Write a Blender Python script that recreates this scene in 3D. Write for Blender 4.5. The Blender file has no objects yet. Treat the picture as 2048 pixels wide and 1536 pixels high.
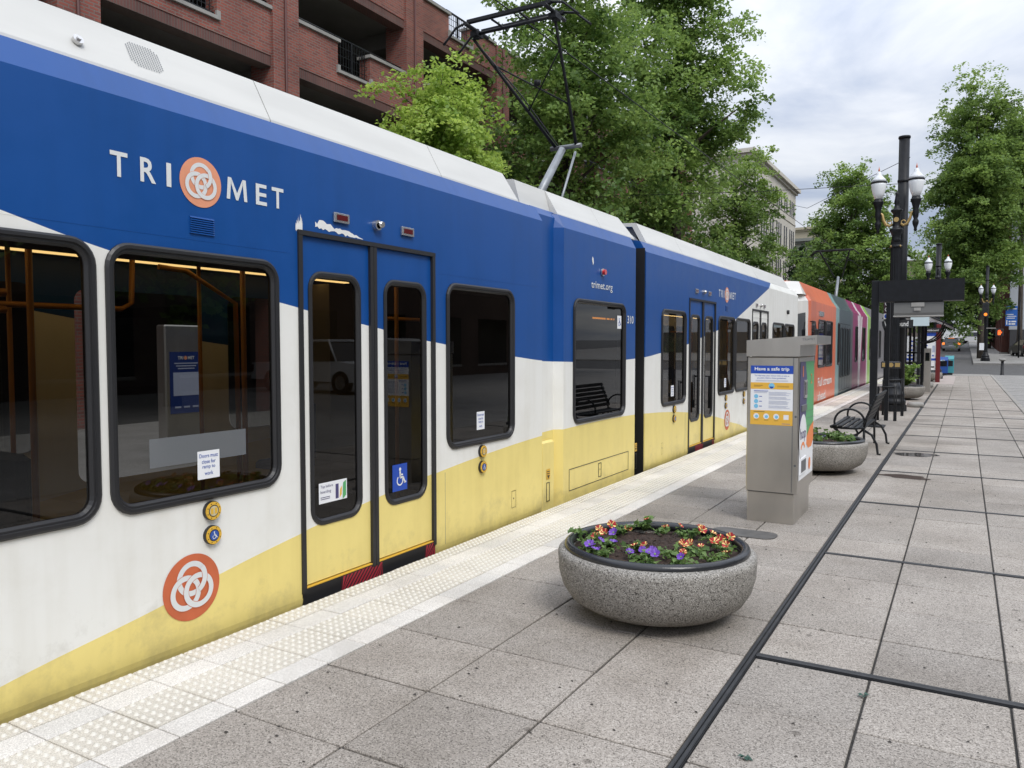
import bpy, bmesh, math, random
import numpy as np
from mathutils import Vector, Matrix, Euler
random.seed(7)
R = math.radians
S = bpy.context.scene
COL = S.collection

# ------------------------------------------------------------------ camera
cam_d = bpy.data.cameras.new("camera")
cam = bpy.data.objects.new("camera", cam_d)
COL.objects.link(cam)
cam_d.sensor_width = 36.0
cam_d.lens = 27.51
cam_d.clip_start = 0.05
cam_d.clip_end = 3000
cam.location = (0, 0, 1.65)
cam.rotation_euler = (R(90 - 2.808), 0, R(30.0))
S.camera = cam

# ------------------------------------------------------------------ world: overcast sky
SUN_EL, SUN_AZ = 50, 125          # elevation; compass angle clockwise from +Y
world = bpy.data.worlds.new("World")
S.world = world
world.use_nodes = True
wn, wl = world.node_tree.nodes, world.node_tree.links
wn.clear()
w_out = wn.new("ShaderNodeOutputWorld")
w_bg = wn.new("ShaderNodeBackground")
w_bg.inputs[1].default_value = 0.10
w_sky = wn.new("ShaderNodeTexSky")
w_sky.sky_type = 'NISHITA'
w_sky.sun_disc = False
w_sky.sun_elevation = R(SUN_EL)
w_sky.sun_rotation = R(SUN_AZ)
w_sky.air_density = 1.0
w_tc = wn.new("ShaderNodeTexCoord")
w_sep = wn.new("ShaderNodeSeparateXYZ")
wl.new(w_tc.outputs['Generated'], w_sep.inputs[0])
# cloud layer: project the direction on a plane overhead so that clouds flatten towards the horizon
def wmath(op, a, b=None):
    n = wn.new("ShaderNodeMath"); n.operation = op
    for i, v in enumerate((a, b)):
        if v is None: continue
        if isinstance(v, (int, float)): n.inputs[i].default_value = v
        else: wl.new(v, n.inputs[i])
    return n.outputs[0]
zc = wmath('MAXIMUM', w_sep.outputs[2], 0.0)
zz = wmath('ADD', zc, 0.16)
w_cb = wn.new("ShaderNodeCombineXYZ")
wl.new(wmath('DIVIDE', w_sep.outputs[0], zz), w_cb.inputs[0])
wl.new(wmath('DIVIDE', w_sep.outputs[1], zz), w_cb.inputs[1])
w_n1 = wn.new("ShaderNodeTexNoise")
w_n1.inputs['Scale'].default_value = 1.6
w_n1.inputs['Detail'].default_value = 7
w_n1.inputs['Roughness'].default_value = 0.55
w_n1.inputs['Distortion'].default_value = 0.35
wl.new(w_cb.outputs[0], w_n1.inputs['Vector'])
w_r1 = wn.new("ShaderNodeValToRGB")
w_r1.color_ramp.elements[0].position = 0.34
w_r1.color_ramp.elements[0].color = (3.6, 4.15, 5.35, 1)
w_r1.color_ramp.elements[1].position = 0.66
w_r1.color_ramp.elements[1].color = (7.3, 7.45, 7.7, 1)
wl.new(w_n1.outputs[0], w_r1.inputs[0])
# overcast sky grows brighter towards the zenith (CIE overcast: 1 + 2 sin(elevation))
grad = wmath('ADD', wmath('MULTIPLY', zc, 1.9), 0.60)
w_mul = wn.new("ShaderNodeMix"); w_mul.data_type = 'RGBA'; w_mul.blend_type = 'MULTIPLY'
w_mul.inputs[0].default_value = 1.0
wl.new(w_r1.outputs[0], w_mul.inputs[6])
w_g = wn.new("ShaderNodeCombineColor")
for i in range(3): wl.new(grad, w_g.inputs[i])
wl.new(w_g.outputs[0], w_mul.inputs[7])
w_mix = wn.new("ShaderNodeMix"); w_mix.data_type = 'RGBA'
w_mix.inputs[0].default_value = 0.90
wl.new(w_sky.outputs[0], w_mix.inputs[6])
wl.new(w_mul.outputs[2], w_mix.inputs[7])
wl.new(w_mix.outputs[2], w_bg.inputs[0])
wl.new(w_bg.outputs[0], w_out.inputs[0])

sun_d = bpy.data.lights.new("sun", 'SUN')
sun_d.energy = 1.5
sun_d.angle = R(22)
sun_d.color = (1.0, 0.97, 0.92)
sun = bpy.data.objects.new("sun", sun_d)
COL.objects.link(sun)
_az = R(SUN_AZ)
_d = Vector((math.sin(_az) * math.cos(R(SUN_EL)), math.cos(_az) * math.cos(R(SUN_EL)), math.sin(R(SUN_EL))))
sun.rotation_euler = _d.to_track_quat('Z', 'Y').to_euler()
sun.location = (10, -10, 30)

S.view_settings.view_transform = 'Standard'
S.view_settings.look = 'None'
S.view_settings.exposure = 0.42
S.view_settings.gamma = 1.0
S.view_settings.use_curve_mapping = False
S.cycles.max_bounces = 8
S.cycles.transparent_max_bounces = 12
S.cycles.caustics_reflective = False
S.cycles.caustics_refractive = False

# ------------------------------------------------------------------ mesh helpers
class MB:
    """collects faces in world (or local) coordinates, one material slot per face"""
    def __init__(s): s.v = []; s.f = []; s.m = []; s.sm = []
    def add(s, verts, faces, mi=0, smooth=False):
        o = len(s.v)
        s.v.extend([tuple(p) for p in verts])
        for f in faces:
            s.f.append([i + o for i in f]); s.m.append(mi); s.sm.append(smooth)
        return s
    def poly(s, pts, mi=0): return s.add(pts, [list(range(len(pts)))], mi)
    def box(s, x0, x1, y0, y1, z0, z1, mi=0):
        v = [(x0,y0,z0),(x1,y0,z0),(x1,y1,z0),(x0,y1,z0),(x0,y0,z1),(x1,y0,z1),(x1,y1,z1),(x0,y1,z1)]
        return s.add(v, [(3,2,1,0),(4,5,6,7),(0,1,5,4),(1,2,6,5),(2,3,7,6),(3,0,4,7)], mi)
    def bbox(s, x0, x1, y0, y1, z0, z1, b=0.01, mi=0):
        """box with chamfered vertical and top edges"""
        def ring(x0, x1, y0, y1, z, b):
            return [(x0+b,y0,z),(x1-b,y0,z),(x1,y0+b,z),(x1,y1-b,z),(x1-b,y1,z),(x0+b,y1,z),(x0,y1-b,z),(x0,y0+b,z)]
        rings = [ring(x0,x1,y0,y1,z0,b), ring(x0,x1,y0,y1,z1-b,b), ring(x0+b,x1-b,y0+b,y1-b,z1,b*.5)]
        v = sum(rings, [])
        f = [tuple(range(7,-1,-1)), tuple(range(16,24))]
        for r in range(2):
            for i in range(8):
                j = (i+1) % 8
                f.append((r*8+i, r*8+j, r*8+8+j, r*8+8+i))
        return s.add(v, f, mi)
    def prism(s, pts, axis, a, b, mi=0):
        """extrude 2D polygon: axis 'y' -> pts are (x,z); 'x' -> (y,z); 'z' -> (x,y)"""
        def P(p, t):
            if axis == 'y': return (p[0], t, p[1])
            if axis == 'x': return (t, p[0], p[1])
            return (p[0], p[1], t)
        n = len(pts)
        v = [P(p, a) for p in pts] + [P(p, b) for p in pts]
        f = [tuple(range(n)), tuple(range(2*n-1, n-1, -1))]
        for i in range(n):
            j = (i+1) % n
            f.append((i, i+n, j+n, j))
        return s.add(v, f, mi)
    def tube(s, pts, r, n=8, mi=0, cap=True, closed=False):
        pts = [Vector(p) for p in pts]; N = len(pts)
        rr = r if isinstance(r, (list, tuple)) else [r]*N
        v = []; up = None
        for i, p in enumerate(pts):
            if closed: t = (pts[(i+1) % N] - pts[i-1])
            else: t = pts[min(i+1, N-1)] - pts[max(i-1, 0)]
            if t.length < 1e-9: t = Vector((0,0,1))
            t.normalize()
            if up is None:
                up = Vector((0,0,1)) if abs(t.z) < .9 else Vector((1,0,0))
            a = t.cross(up)
            if a.length < 1e-4: a = t.cross(Vector((0,1,0)))
            a.normalize(); b = a.cross(t); up = b
            for k in range(n):
                an = 2*math.pi*k/n
                v.append(p + a*math.cos(an)*rr[i] + b*math.sin(an)*rr[i])
        f = []
        M = N if closed else N-1
        for i in range(M):
            i2 = (i+1) % N
            for k in range(n):
                k2 = (k+1) % n
                f.append((i*n+k, i*n+k2, i2*n+k2, i2*n+k))
        s.add(v, f, mi, True)
        if cap and not closed:
            o = len(s.v) - len(v)
            s.f.append([o+k for k in range(n-1,-1,-1)]); s.m.append(mi); s.sm.append(False)
            s.f.append([o+(N-1)*n+k for k in range(n)]); s.m.append(mi); s.sm.append(False)
        return s
    def lathe(s, prof, c=(0,0,0), n=24, mi=0, flute=0, smooth=True):
        v = []; f = []
        for (r, z) in prof:
            for k in range(n):
                an = 2*math.pi*k/n
                q = r * (1 - flute*(k % 2))
                v.append((c[0]+q*math.cos(an), c[1]+q*math.sin(an), c[2]+z))
        for i in range(len(prof)-1):
            for k in range(n):
                k2 = (k+1) % n
                f.append((i*n+k, i*n+k2, (i+1)*n+k2, (i+1)*n+k))
        s.add(v, f, mi, smooth)
        o = len(s.v) - len(v)
        if prof[0][0] > 1e-4:
            s.f.append([o+k for k in range(n-1,-1,-1)]); s.m.append(mi); s.sm.append(False)
        if prof[-1][0] > 1e-4:
            s.f.append([o+(len(prof)-1)*n+k for k in range(n)]); s.m.append(mi); s.sm.append(False)
        return s
    def disc(s, c, u, v, ru, rv=None, n=24, mi=0, thick=0):
        c, u, v = Vector(c), Vector(u), Vector(v); rv = rv or ru
        ring = [c + u*math.cos(2*math.pi*k/n)*ru + v*math.sin(2*math.pi*k/n)*rv for k in range(n)]
        if not thick: return s.poly(ring, mi)
        w = u.cross(v).normalized()*thick
        V = [p for p in ring] + [p + w for p in ring]
        f = [tuple(range(n, 2*n)), tuple(range(n-1, -1, -1))]
        for k in range(n):
            k2 = (k+1) % n
            f.append((k, k2, n+k2, n+k))
        return s.add(V, f, mi)
    def annulus(s, c, u, v, r0, r1, n=32, mi=0, a0=0, a1=2*math.pi):
        c, u, v = Vector(c), Vector(u), Vector(v)
        full = abs(a1-a0) > 6.28
        V = []
        for k in range(n+1):
            a = a0 + (a1-a0)*k/n
            d = u*math.cos(a) + v*math.sin(a)
            V += [c + d*r0, c + d*r1]
        return s.add(V, [(2*k, 2*k+1, 2*k+3, 2*k+2) for k in range(n)], mi)
    def build(s, name, mats, parent=None, local=None):
        off = Vector((0,0,0))
        if parent is not None and local is None: off = ORG.get(parent.name, off)
        me = bpy.data.meshes.new(name)
        me.from_pydata([(p[0]-off[0], p[1]-off[1], p[2]-off[2]) for p in s.v], [], s.f)
        if not isinstance(mats, (list, tuple)): mats = [mats]
        for m in mats: me.materials.append(m)
        me.polygons.foreach_set('material_index', s.m)
        me.polygons.foreach_set('use_smooth', s.sm)
        me.update()
        return link(name, me, parent, off)

ORG = {}
def link(name, me, parent=None, off=None):
    o = bpy.data.objects.new(name, me); COL.objects.link(o)
    if parent is not None:
        o.parent = parent
        ORG[o.name] = ORG.get(parent.name, Vector((0,0,0)))
    return o
def thing(name, label, cat, loc=(0,0,0), group=None, rotz=0, local=False):
    o = bpy.data.objects.new(name, None); COL.objects.link(o)
    o.empty_display_size = .2
    o.location = loc; o.rotation_euler = (0,0,rotz)
    o['label'] = label; o['category'] = cat
    if group: o['group'] = group
    ORG[o.name] = Vector((0,0,0)) if local else Vector(loc)
    return o
def tag(o, label, cat, group=None):
    o['label'] = label; o['category'] = cat
    if group: o['group'] = group
    return o
def struct(o, kind='structure'): o['kind'] = kind; return o
def copy_tree(o, parent=None):
    c = o.copy(); COL.objects.link(c)
    if parent is not None: c.parent = parent
    for ch in list(o.children): copy_tree(ch, c)
    return c

_tc = {}
def text_geo(t, bold=0.0):
    k = (t, bold)
    if k not in _tc:
        cu = bpy.data.curves.new('t', 'FONT'); cu.body = t; cu.offset = bold; cu.resolution_u = 3
        ob = bpy.data.objects.new('t', cu); COL.objects.link(ob)
        dg = bpy.context.evaluated_depsgraph_get()
        me = bpy.data.meshes.new_from_object(ob.evaluated_get(dg))
        v = [(p.co.x, p.co.y) for p in me.vertices]; f = [list(p.vertices) for p in me.polygons]
        bpy.data.objects.remove(ob); bpy.data.curves.remove(cu); bpy.data.meshes.remove(me)
        _tc[k] = (v, f)
    return _tc[k]
def text(mb, t, o, u, v, w, h, mi=0, bold=0.0):
    """lettering fitted into the rectangle o + [0..w]*u + [0..h]*v"""
    V, F = text_geo(t, bold)
    xs = [p[0] for p in V]; ys = [p[1] for p in V]
    x0, y0 = min(xs), min(ys); sx = w/(max(xs)-x0+1e-9); sy = h/(max(ys)-y0+1e-9)
    o, u, v = Vector(o), Vector(u), Vector(v)
    mb.add([o + u*((p[0]-x0)*sx) + v*((p[1]-y0)*sy) for p in V], F, mi)
    return mb

def rrect(y0, y1, z0, z1, r, n=5):
    """rounded rectangle outline, counter-clockwise in (y,z)"""
    out = []
    for cx, cz, a0 in ((y1-r, z0+r, -90), (y1-r, z1-r, 0), (y0+r, z1-r, 90), (y0+r, z0+r, 180)):
        for k in range(n+1):
            a = R(a0 + 90*k/n)
            out.append((cx + r*math.cos(a), cz + r*math.sin(a)))
    return out
def wall_holes(mb, P, y0, y1, z0, z1, holes, mi=0, r=0.1):
    """wall in the plane given by P(y,z), with rounded holes (y0,y1,z0,z1[,r])"""
    y = y0
    def q(a, b, c, d):
        if b-a > 1e-6 and d-c > 1e-6:
            mb.add([P(a,c), P(b,c), P(b,d), P(a,d)], [(0,1,2,3)], mi)
    for h in sorted(holes):
        ha, hb, hc, hd = h[:4]; rr = h[4] if len(h) > 4 else r
        q(y, ha, z0, z1)
        q(ha, hb, z0, hc); q(ha, hb, hd, z1)
        if rr > 1e-4:
            for cy, cz, a0, ky, kz in ((hb-rr, hc+rr, -90, hb, hc), (hb-rr, hd-rr, 0, hb, hd), (ha+rr, hd-rr, 90, ha, hd), (ha+rr, hc+rr, 180, ha, hc)):
                arc = [(cy + rr*math.cos(R(a0+90*k/5)), cz + rr*math.sin(R(a0+90*k/5))) for k in range(6)]
                for k in range(5):
                    mb.add([P(ky,kz), P(*arc[k+1]), P(*arc[k])], [(0,1,2)], mi)
        y = hb
    q(y, y1, z0, z1)
    return mb
def ring_frame(mb, P3, outline_pairs, mi=0):
    """sweep: list of (outline, depth) rings joined by quads; P3(y,z,d)"""
    n = len(outline_pairs[0][0]); V = []
    for o, d in outline_pairs: V += [P3(p[0], p[1], d) for p in o]
    F = []
    for i in range(len(outline_pairs)-1):
        for k in range(n):
            k2 = (k+1) % n
            F.append((i*n+k, i*n+k2, (i+1)*n+k2, (i+1)*n+k))
    mb.add(V, F, mi, False)
    return mb

# ------------------------------------------------------------------ materials
def nd(nt, typ, **kw):
    n = nt.nodes.new(typ)
    for k, v in kw.items():
        if k.startswith('i_'): n.inputs[k[2:].replace('_', ' ')].default_value = v
        else: setattr(n, k, v)
    return n
def c4(c): return (c[0], c[1], c[2], 1)
def mat(name, col, rough=.6, metal=0, var=0.0, vscale=6.0, bump=0.0, bscale=60.0, col2=None, spec=.5, coat=0, emit=None, estr=0, detail=4, stretch=None):
    m = bpy.data.materials.new(name); m.use_nodes = True
    nt = m.node_tree; b = nt.nodes['Principled BSDF']; L = nt.links
    b.inputs['Base Color'].default_value = c4(col)
    b.inputs['Roughness'].default_value = rough
    b.inputs['Metallic'].default_value = metal
    b.inputs['Specular IOR Level'].default_value = spec
    b.inputs['Coat Weight'].default_value = coat
    b.inputs['Coat Roughness'].default_value = .08
    if emit: b.inputs['Emission Color'].default_value = c4(emit); b.inputs['Emission Strength'].default_value = estr
    if var or bump:
        tc = nd(nt, 'ShaderNodeTexCoord'); src = tc.outputs['Object']
        if stretch:
            mp = nd(nt, 'ShaderNodeMapping'); mp.inputs['Scale'].default_value = stretch
            L.new(src, mp.inputs[0]); src = mp.outputs[0]
    if var:
        no = nd(nt, 'ShaderNodeTexNoise', i_Scale=vscale, i_Detail=detail)
        L.new(src, no.inputs['Vector'])
        rp = nd(nt, 'ShaderNodeValToRGB')
        c2 = col2 or tuple(x*(1-var) for x in col)
        rp.color_ramp.elements[0].position = .35; rp.color_ramp.elements[0].color = c4(c2)
        rp.color_ramp.elements[1].position = .65; rp.color_ramp.elements[1].color = c4(col)
        L.new(no.outputs[0], rp.inputs[0]); L.new(rp.outputs[0], b.inputs['Base Color'])
    if bump:
        nb = nd(nt, 'ShaderNodeTexNoise', i_Scale=bscale, i_Detail=5.0)
        L.new(src, nb.inputs['Vector'])
        bp = nd(nt, 'ShaderNodeBump', i_Strength=bump, i_Distance=.01)
        L.new(nb.outputs[0], bp.inputs['Height']); L.new(bp.outputs[0], b.inputs['Normal'])
    return m

def mat_aggregate(name, base, dark, light, scale=170, bump=.35, tint=.12, stain=False):
    """exposed-aggregate concrete: pebbly specks, blotches, every slab a little different"""
    m = bpy.data.materials.new(name); m.use_nodes = True
    nt = m.node_tree; L = nt.links; b = nt.nodes['Principled BSDF']
    g = nd(nt, 'ShaderNodeNewGeometry'); P = g.outputs['Position']
    vo = nd(nt, 'ShaderNodeTexVoronoi', i_Scale=float(scale)); L.new(P, vo.inputs['Vector'])
    n1 = nd(nt, 'ShaderNodeTexNoise', i_Scale=scale*.55, i_Detail=3.0); L.new(P, n1.inputs['Vector'])
    n2 = nd(nt, 'ShaderNodeTexNoise', i_Scale=1.3, i_Detail=5.0, i_Roughness=.6); L.new(P, n2.inputs['Vector'])
    sepc = nd(nt, 'ShaderNodeSeparateColor'); L.new(vo.outputs['Color'], sepc.inputs[0])
    r1 = nd(nt, 'ShaderNodeValToRGB')
    e = r1.color_ramp.elements
    e[0].position = .0; e[0].color = c4(dark); e[1].position = 1.0; e[1].color = c4(light)
    for p, c in ((.10, dark), (.22, tuple(x*.86 for x in base)), (.55, base), (.86, tuple(min(1, x*1.12) for x in base))):
        k = e.new(p); k.color = c4(c)
    L.new(sepc.outputs[0], r1.inputs[0])
    r2 = nd(nt, 'ShaderNodeValToRGB'); r2.color_ramp.elements[0].position = .3; r2.color_ramp.elements[0].color = (.78,.77,.76,1)
    r2.color_ramp.elements[1].position = .7; r2.color_ramp.elements[1].color = (1.12,1.12,1.12,1)
    L.new(n1.outputs[0], r2.inputs[0])
    mx = nd(nt, 'ShaderNodeMix', data_type='RGBA', blend_type='MULTIPLY'); mx.inputs[0].default_value = 1
    L.new(r1.outputs[0], mx.inputs[6]); L.new(r2.outputs[0], mx.inputs[7])
    r3 = nd(nt, 'ShaderNodeValToRGB'); r3.color_ramp.elements[0].position = .32; r3.color_ramp.elements[0].color = (.80,.785,.77,1)
    r3.color_ramp.elements[1].position = .68; r3.color_ramp.elements[1].color = (1.06,1.055,1.05,1)
    L.new(n2.outputs[0], r3.inputs[0])
    mx2 = nd(nt, 'ShaderNodeMix', data_type='RGBA', blend_type='MULTIPLY'); mx2.inputs[0].default_value = 1
    L.new(mx.outputs[2], mx2.inputs[6]); L.new(r3.outputs[0], mx2.inputs[7])
    oi = nd(nt, 'ShaderNodeObjectInfo')
    r4 = nd(nt, 'ShaderNodeValToRGB')
    r4.color_ramp.elements[0].color = (1-tint, 1-tint*1.05, 1-tint*1.1, 1); r4.color_ramp.elements[1].color = (1.04, 1.02, 1.0, 1)
    L.new(oi.outputs['Random'], r4.inputs[0])
    mx3 = nd(nt, 'ShaderNodeMix', data_type='RGBA', blend_type='MULTIPLY'); mx3.inputs[0].default_value = 1
    L.new(mx2.outputs[2], mx3.inputs[6]); L.new(r4.outputs[0], mx3.inputs[7])
    last = mx3.outputs[2]
    if stain:      # dropped gum, drips, tide marks
        v2 = nd(nt, 'ShaderNodeTexVoronoi', i_Scale=2.7); L.new(P, v2.inputs['Vector'])
        rs = nd(nt, 'ShaderNodeValToRGB'); rs.color_ramp.elements[0].position = .045; rs.color_ramp.elements[0].color = (.52,.51,.50,1)
        rs.color_ramp.elements[1].position = .06; rs.color_ramp.elements[1].color = (1,1,1,1); L.new(v2.outputs['Distance'], rs.inputs[0])
        n4 = nd(nt, 'ShaderNodeTexNoise', i_Scale=.55, i_Detail=7.0, i_Roughness=.62, i_Distortion=.6); L.new(P, n4.inputs['Vector'])
        rt_ = nd(nt, 'ShaderNodeValToRGB'); e4 = rt_.color_ramp.elements
        e4[0].position = .33; e4[0].color = (.78,.76,.73,1); e4[1].position = .62; e4[1].color = (1.0,1.0,1.0,1)
        k4 = e4.new(.47); k4.color = (.97,.96,.95,1); k5 = e4.new(.70); k5.color = (1.10,1.10,1.09,1); L.new(n4.outputs[0], rt_.inputs[0])
        for src in (rs, rt_):
            mm = nd(nt, 'ShaderNodeMix', data_type='RGBA', blend_type='MULTIPLY'); mm.inputs[0].default_value = .85
            L.new(last, mm.inputs[6]); L.new(src.outputs[0], mm.inputs[7]); last = mm.outputs[2]
    L.new(last, b.inputs['Base Color'])
    b.inputs['Roughness'].default_value = .75
    b.inputs['Specular IOR Level'].default_value = .3
    bp = nd(nt, 'ShaderNodeBump', i_Strength=bump, i_Distance=.004)
    L.new(vo.outputs['Distance'], bp.inputs['Height']); L.new(bp.outputs[0], b.inputs['Normal'])
    return m

def mat_brick(name, c1, c2, mortar, bw, bh, ms, axis='x', bump=.5):
    m = bpy.data.materials.new(name); m.use_nodes = True
    nt = m.node_tree; L = nt.links; b = nt.nodes['Principled BSDF']
    g = nd(nt, 'ShaderNodeNewGeometry'); sp = nd(nt, 'ShaderNodeSeparateXYZ'); L.new(g.outputs['Position'], sp.inputs[0])
    ad = nd(nt, 'ShaderNodeMath', operation='ADD'); L.new(sp.outputs[0], ad.inputs[0]); L.new(sp.outputs[1], ad.inputs[1])
    cb = nd(nt, 'ShaderNodeCombineXYZ'); L.new(ad.outputs[0], cb.inputs[0]); L.new(sp.outputs[2], cb.inputs[1])
    br = nd(nt, 'ShaderNodeTexBrick', i_Scale=1.0)
    br.inputs['Color1'].default_value = c4(c1); br.inputs['Color2'].default_value = c4(c2); br.inputs['Mortar'].default_value = c4(mortar)
    br.inputs['Brick Width'].default_value = bw; br.inputs['Row Height'].default_value = bh; br.inputs['Mortar Size'].default_value = ms
    br.inputs['Bias'].default_value = -.2
    if bw < bh: br.offset = 0
    L.new(cb.outputs[0], br.inputs['Vector'])
    no = nd(nt, 'ShaderNodeTexNoise', i_Scale=.7, i_Detail=5.0); L.new(g.outputs['Position'], no.inputs['Vector'])
    rp = nd(nt, 'ShaderNodeValToRGB'); rp.color_ramp.elements[0].position = .3; rp.color_ramp.elements[0].color = (.72,.7,.7,1)
    rp.color_ramp.elements[1].position = .7; rp.color_ramp.elements[1].color = (1.1,1.08,1.05,1)
    L.new(no.outputs[0], rp.inputs[0])
    mx = nd(nt, 'ShaderNodeMix', data_type='RGBA', blend_type='MULTIPLY'); mx.inputs[0].default_value = 1
    L.new(br.outputs['Color'], mx.inputs[6]); L.new(rp.outputs[0], mx.inputs[7]); L.new(mx.outputs[2], b.inputs['Base Color'])
    b.inputs['Roughness'].default_value = .85
    iv = nd(nt, 'ShaderNodeMath', operation='SUBTRACT'); iv.inputs[0].default_value = 1; L.new(br.outputs['Fac'], iv.inputs[1])
    bp = nd(nt, 'ShaderNodeBump', i_Strength=bump, i_Distance=.01); L.new(iv.outputs[0], bp.inputs['Height']); L.new(bp.outputs[0], b.inputs['Normal'])
    return m

def mat_leaf(name, dark, light, trans=.35):
    m = bpy.data.materials.new(name); m.use_nodes = True
    nt = m.node_tree; L = nt.links; b = nt.nodes['Principled BSDF']; out = nt.nodes['Material Output']
    at = nd(nt, 'ShaderNodeAttribute', attribute_name='leafv')
    rp = nd(nt, 'ShaderNodeValToRGB'); rp.color_ramp.elements[0].color = c4(dark); rp.color_ramp.elements[1].color = c4(light)
    L.new(at.outputs['Fac'], rp.inputs[0]); L.new(rp.outputs[0], b.inputs['Base Color'])
    b.inputs['Roughness'].default_value = .5; b.inputs['Specular IOR Level'].default_value = .35
    tr = nd(nt, 'ShaderNodeBsdfTranslucent')
    hs = nd(nt, 'ShaderNodeHueSaturation'); hs.inputs['Value'].default_value = 1.5; hs.inputs['Hue'].default_value = .485
    L.new(rp.outputs[0], hs.inputs['Color']); L.new(hs.outputs[0], tr.inputs[0])
    mx = nd(nt, 'ShaderNodeMixShader'); mx.inputs[0].default_value = trans
    L.new(b.outputs[0], mx.inputs[1]); L.new(tr.outputs[0], mx.inputs[2]); L.new(mx.outputs[0], out.inputs[0])
    return m

def mat_glass(name, tint=(.2,.21,.21), rough=.01, ior=1.52):
    """tinted pane: mirror reflection by Fresnel, the rest seen through, dimmed"""
    m = bpy.data.materials.new(name); m.use_nodes = True
    nt = m.node_tree; L = nt.links; nt.nodes.remove(nt.nodes['Principled BSDF']); out = nt.nodes['Material Output']
    fr = nd(nt, 'ShaderNodeFresnel', i_IOR=ior)
    tr = nd(nt, 'ShaderNodeBsdfTransparent'); tr.inputs[0].default_value = c4(tint)
    gl = nd(nt, 'ShaderNodeBsdfGlossy'); gl.inputs['Roughness'].default_value = rough; gl.inputs[0].default_value = (1,1,1,1)
    mx = nd(nt, 'ShaderNodeMixShader')
    L.new(fr.outputs[0], mx.inputs[0]); L.new(tr.outputs[0], mx.inputs[1]); L.new(gl.outputs[0], mx.inputs[2]); L.new(mx.outputs[0], out.inputs[0])
    return m

M = {}
M['black'] = mat('black_rubber', (.018,.018,.02), .45, bump=.05, bscale=30)
M['blackpaint'] = mat('black_paint', (.010,.011,.014), .45, spec=.3, var=.4, vscale=9, bump=.06, bscale=40)
M['iron'] = mat('black_iron', (.010,.011,.013), .5, spec=.3, bump=.1, bscale=80)
M['white'] = mat('roof_white', (.60,.595,.565), .45, var=.09, vscale=2.2, stretch=(1,.4,3))
M['steel'] = mat('brushed_steel', (.56,.53,.485), .30, .88, var=.16, vscale=2.6, bump=.03, bscale=200, stretch=(1,1,.5))
M['steel2'] = mat('polished_steel', (.62,.61,.60), .25, .9)
M['darksteel'] = mat('dark_steel', (.16,.17,.18), .4, .5)
M['pangrey'] = mat('pantograph_grey', (.30,.32,.34), .45, .3, var=.2, vscale=8)
M['orangepole'] = mat('orange_handrail', (.58,.26,.05), .45)
M['interior'] = mat('interior_panel', (.30,.26,.21), .7)
M['interiordark'] = mat('interior_dark', (.035,.035,.04), .8)
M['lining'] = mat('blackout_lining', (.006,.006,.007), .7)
M['seat'] = mat('seat_blue', (.03,.045,.10), .8)
M['striplight'] = mat('ceiling_strip_light', (.9,.7,.35), .5, emit=(1.0,.66,.25), estr=3.0)
M['glass'] = mat_glass('tinted_glass', (.26,.26,.25))
M['farglass'] = mat_glass('far_glass', (.45,.45,.44))
M['clearglass'] = mat_glass('clear_glass', (.75,.78,.78))
M['darkglass'] = mat('dark_window', (.012,.014,.016), .06, spec=.5)
M['paper'] = mat('paper_white', (.82,.83,.85), .6)
M['inkblue'] = mat('ink_blue', (.03,.09,.38), .6)
M['posterblue'] = mat('poster_blue', (.015,.07,.42), .5)
M['posteryellow'] = mat('poster_yellow', (.80,.46,.06), .5)
M['lightblue'] = mat('print_light_blue', (.20,.55,.80), .5)
M['printgrey'] = mat('print_grey', (.42,.46,.60), .6)
M['signwhite'] = mat('sign_white', (.80,.80,.78), .5)
M['lettergrey'] = mat('letter_white', (.70,.72,.72), .45)
M['roseorange'] = mat('rose_orange', (.60,.14,.055), .5, var=.12, vscale=8)
M['rosepink'] = mat('rose_faded_orange', (.80,.33,.19), .5, var=.1, vscale=8)
M['redlens'] = mat('red_lens', (.10,.006,.008), .2, coat=.6)
M['redlamp'] = mat('red_lamp', (.55,.02,.02), .2, coat=.6)
M['yellowring'] = mat('button_yellow', (.72,.43,.05), .45)
M['hatchred'] = mat('hatch_red', (.42,.03,.05), .5)
M['orange'] = mat('bright_orange', (.85,.25,.07), .5)
M['green'] = mat('print_green', (.10,.40,.15), .45)
M['purple'] = mat('print_purple', (.075,.065,.17), .45)
M['soil'] = mat('bark_mulch', (.055,.032,.022), .95, var=.6, vscale=60, bump=1.0, bscale=90)
M['gold'] = mat('gold_paint', (.42,.29,.11), .45, .3)
M['stone'] = mat('cast_stone', (.33,.32,.30), .8, var=.2, vscale=3, bump=.2)
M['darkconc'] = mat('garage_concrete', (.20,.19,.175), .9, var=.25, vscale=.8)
M['bark'] = mat('bark', (.075,.06,.048), .95, var=.4, vscale=7, bump=.8, bscale=22, stretch=(1,1,.3))
M['globe'] = mat('lamp_globe', (.80,.82,.84), .35, spec=.5)
M['globecap'] = mat('lamp_cap', (.66,.68,.71), .4)
M['asphalt'] = mat_aggregate('asphalt', (.105,.105,.107), (.05,.05,.05), (.17,.17,.165), 120, .3)
M['roadconc'] = mat_aggregate('road_concrete', (.31,.305,.295), (.18,.18,.17), (.42,.41,.40), 140, .2, .1)
M['slab'] = mat_aggregate('aggregate_slab', (.392,.366,.335), (.17,.156,.14), (.56,.53,.49), 190, .32, .20, stain=True)
M['palegrout'] = mat('pale_grout', (.26,.24,.21), .95, var=.3, vscale=30)
M['joint'] = mat('joint_grout', (.045,.042,.038), .95, var=.4, vscale=30)
M['granite'] = mat_aggregate('white_edge_tile', (.74,.725,.69), (.60,.585,.55), (.80,.785,.76), 260, .12, .07)
M['tactile'] = mat_aggregate('tactile_tile', (.67,.64,.57), (.58,.55,.48), (.73,.70,.63), 260, .12, .12)
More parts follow.
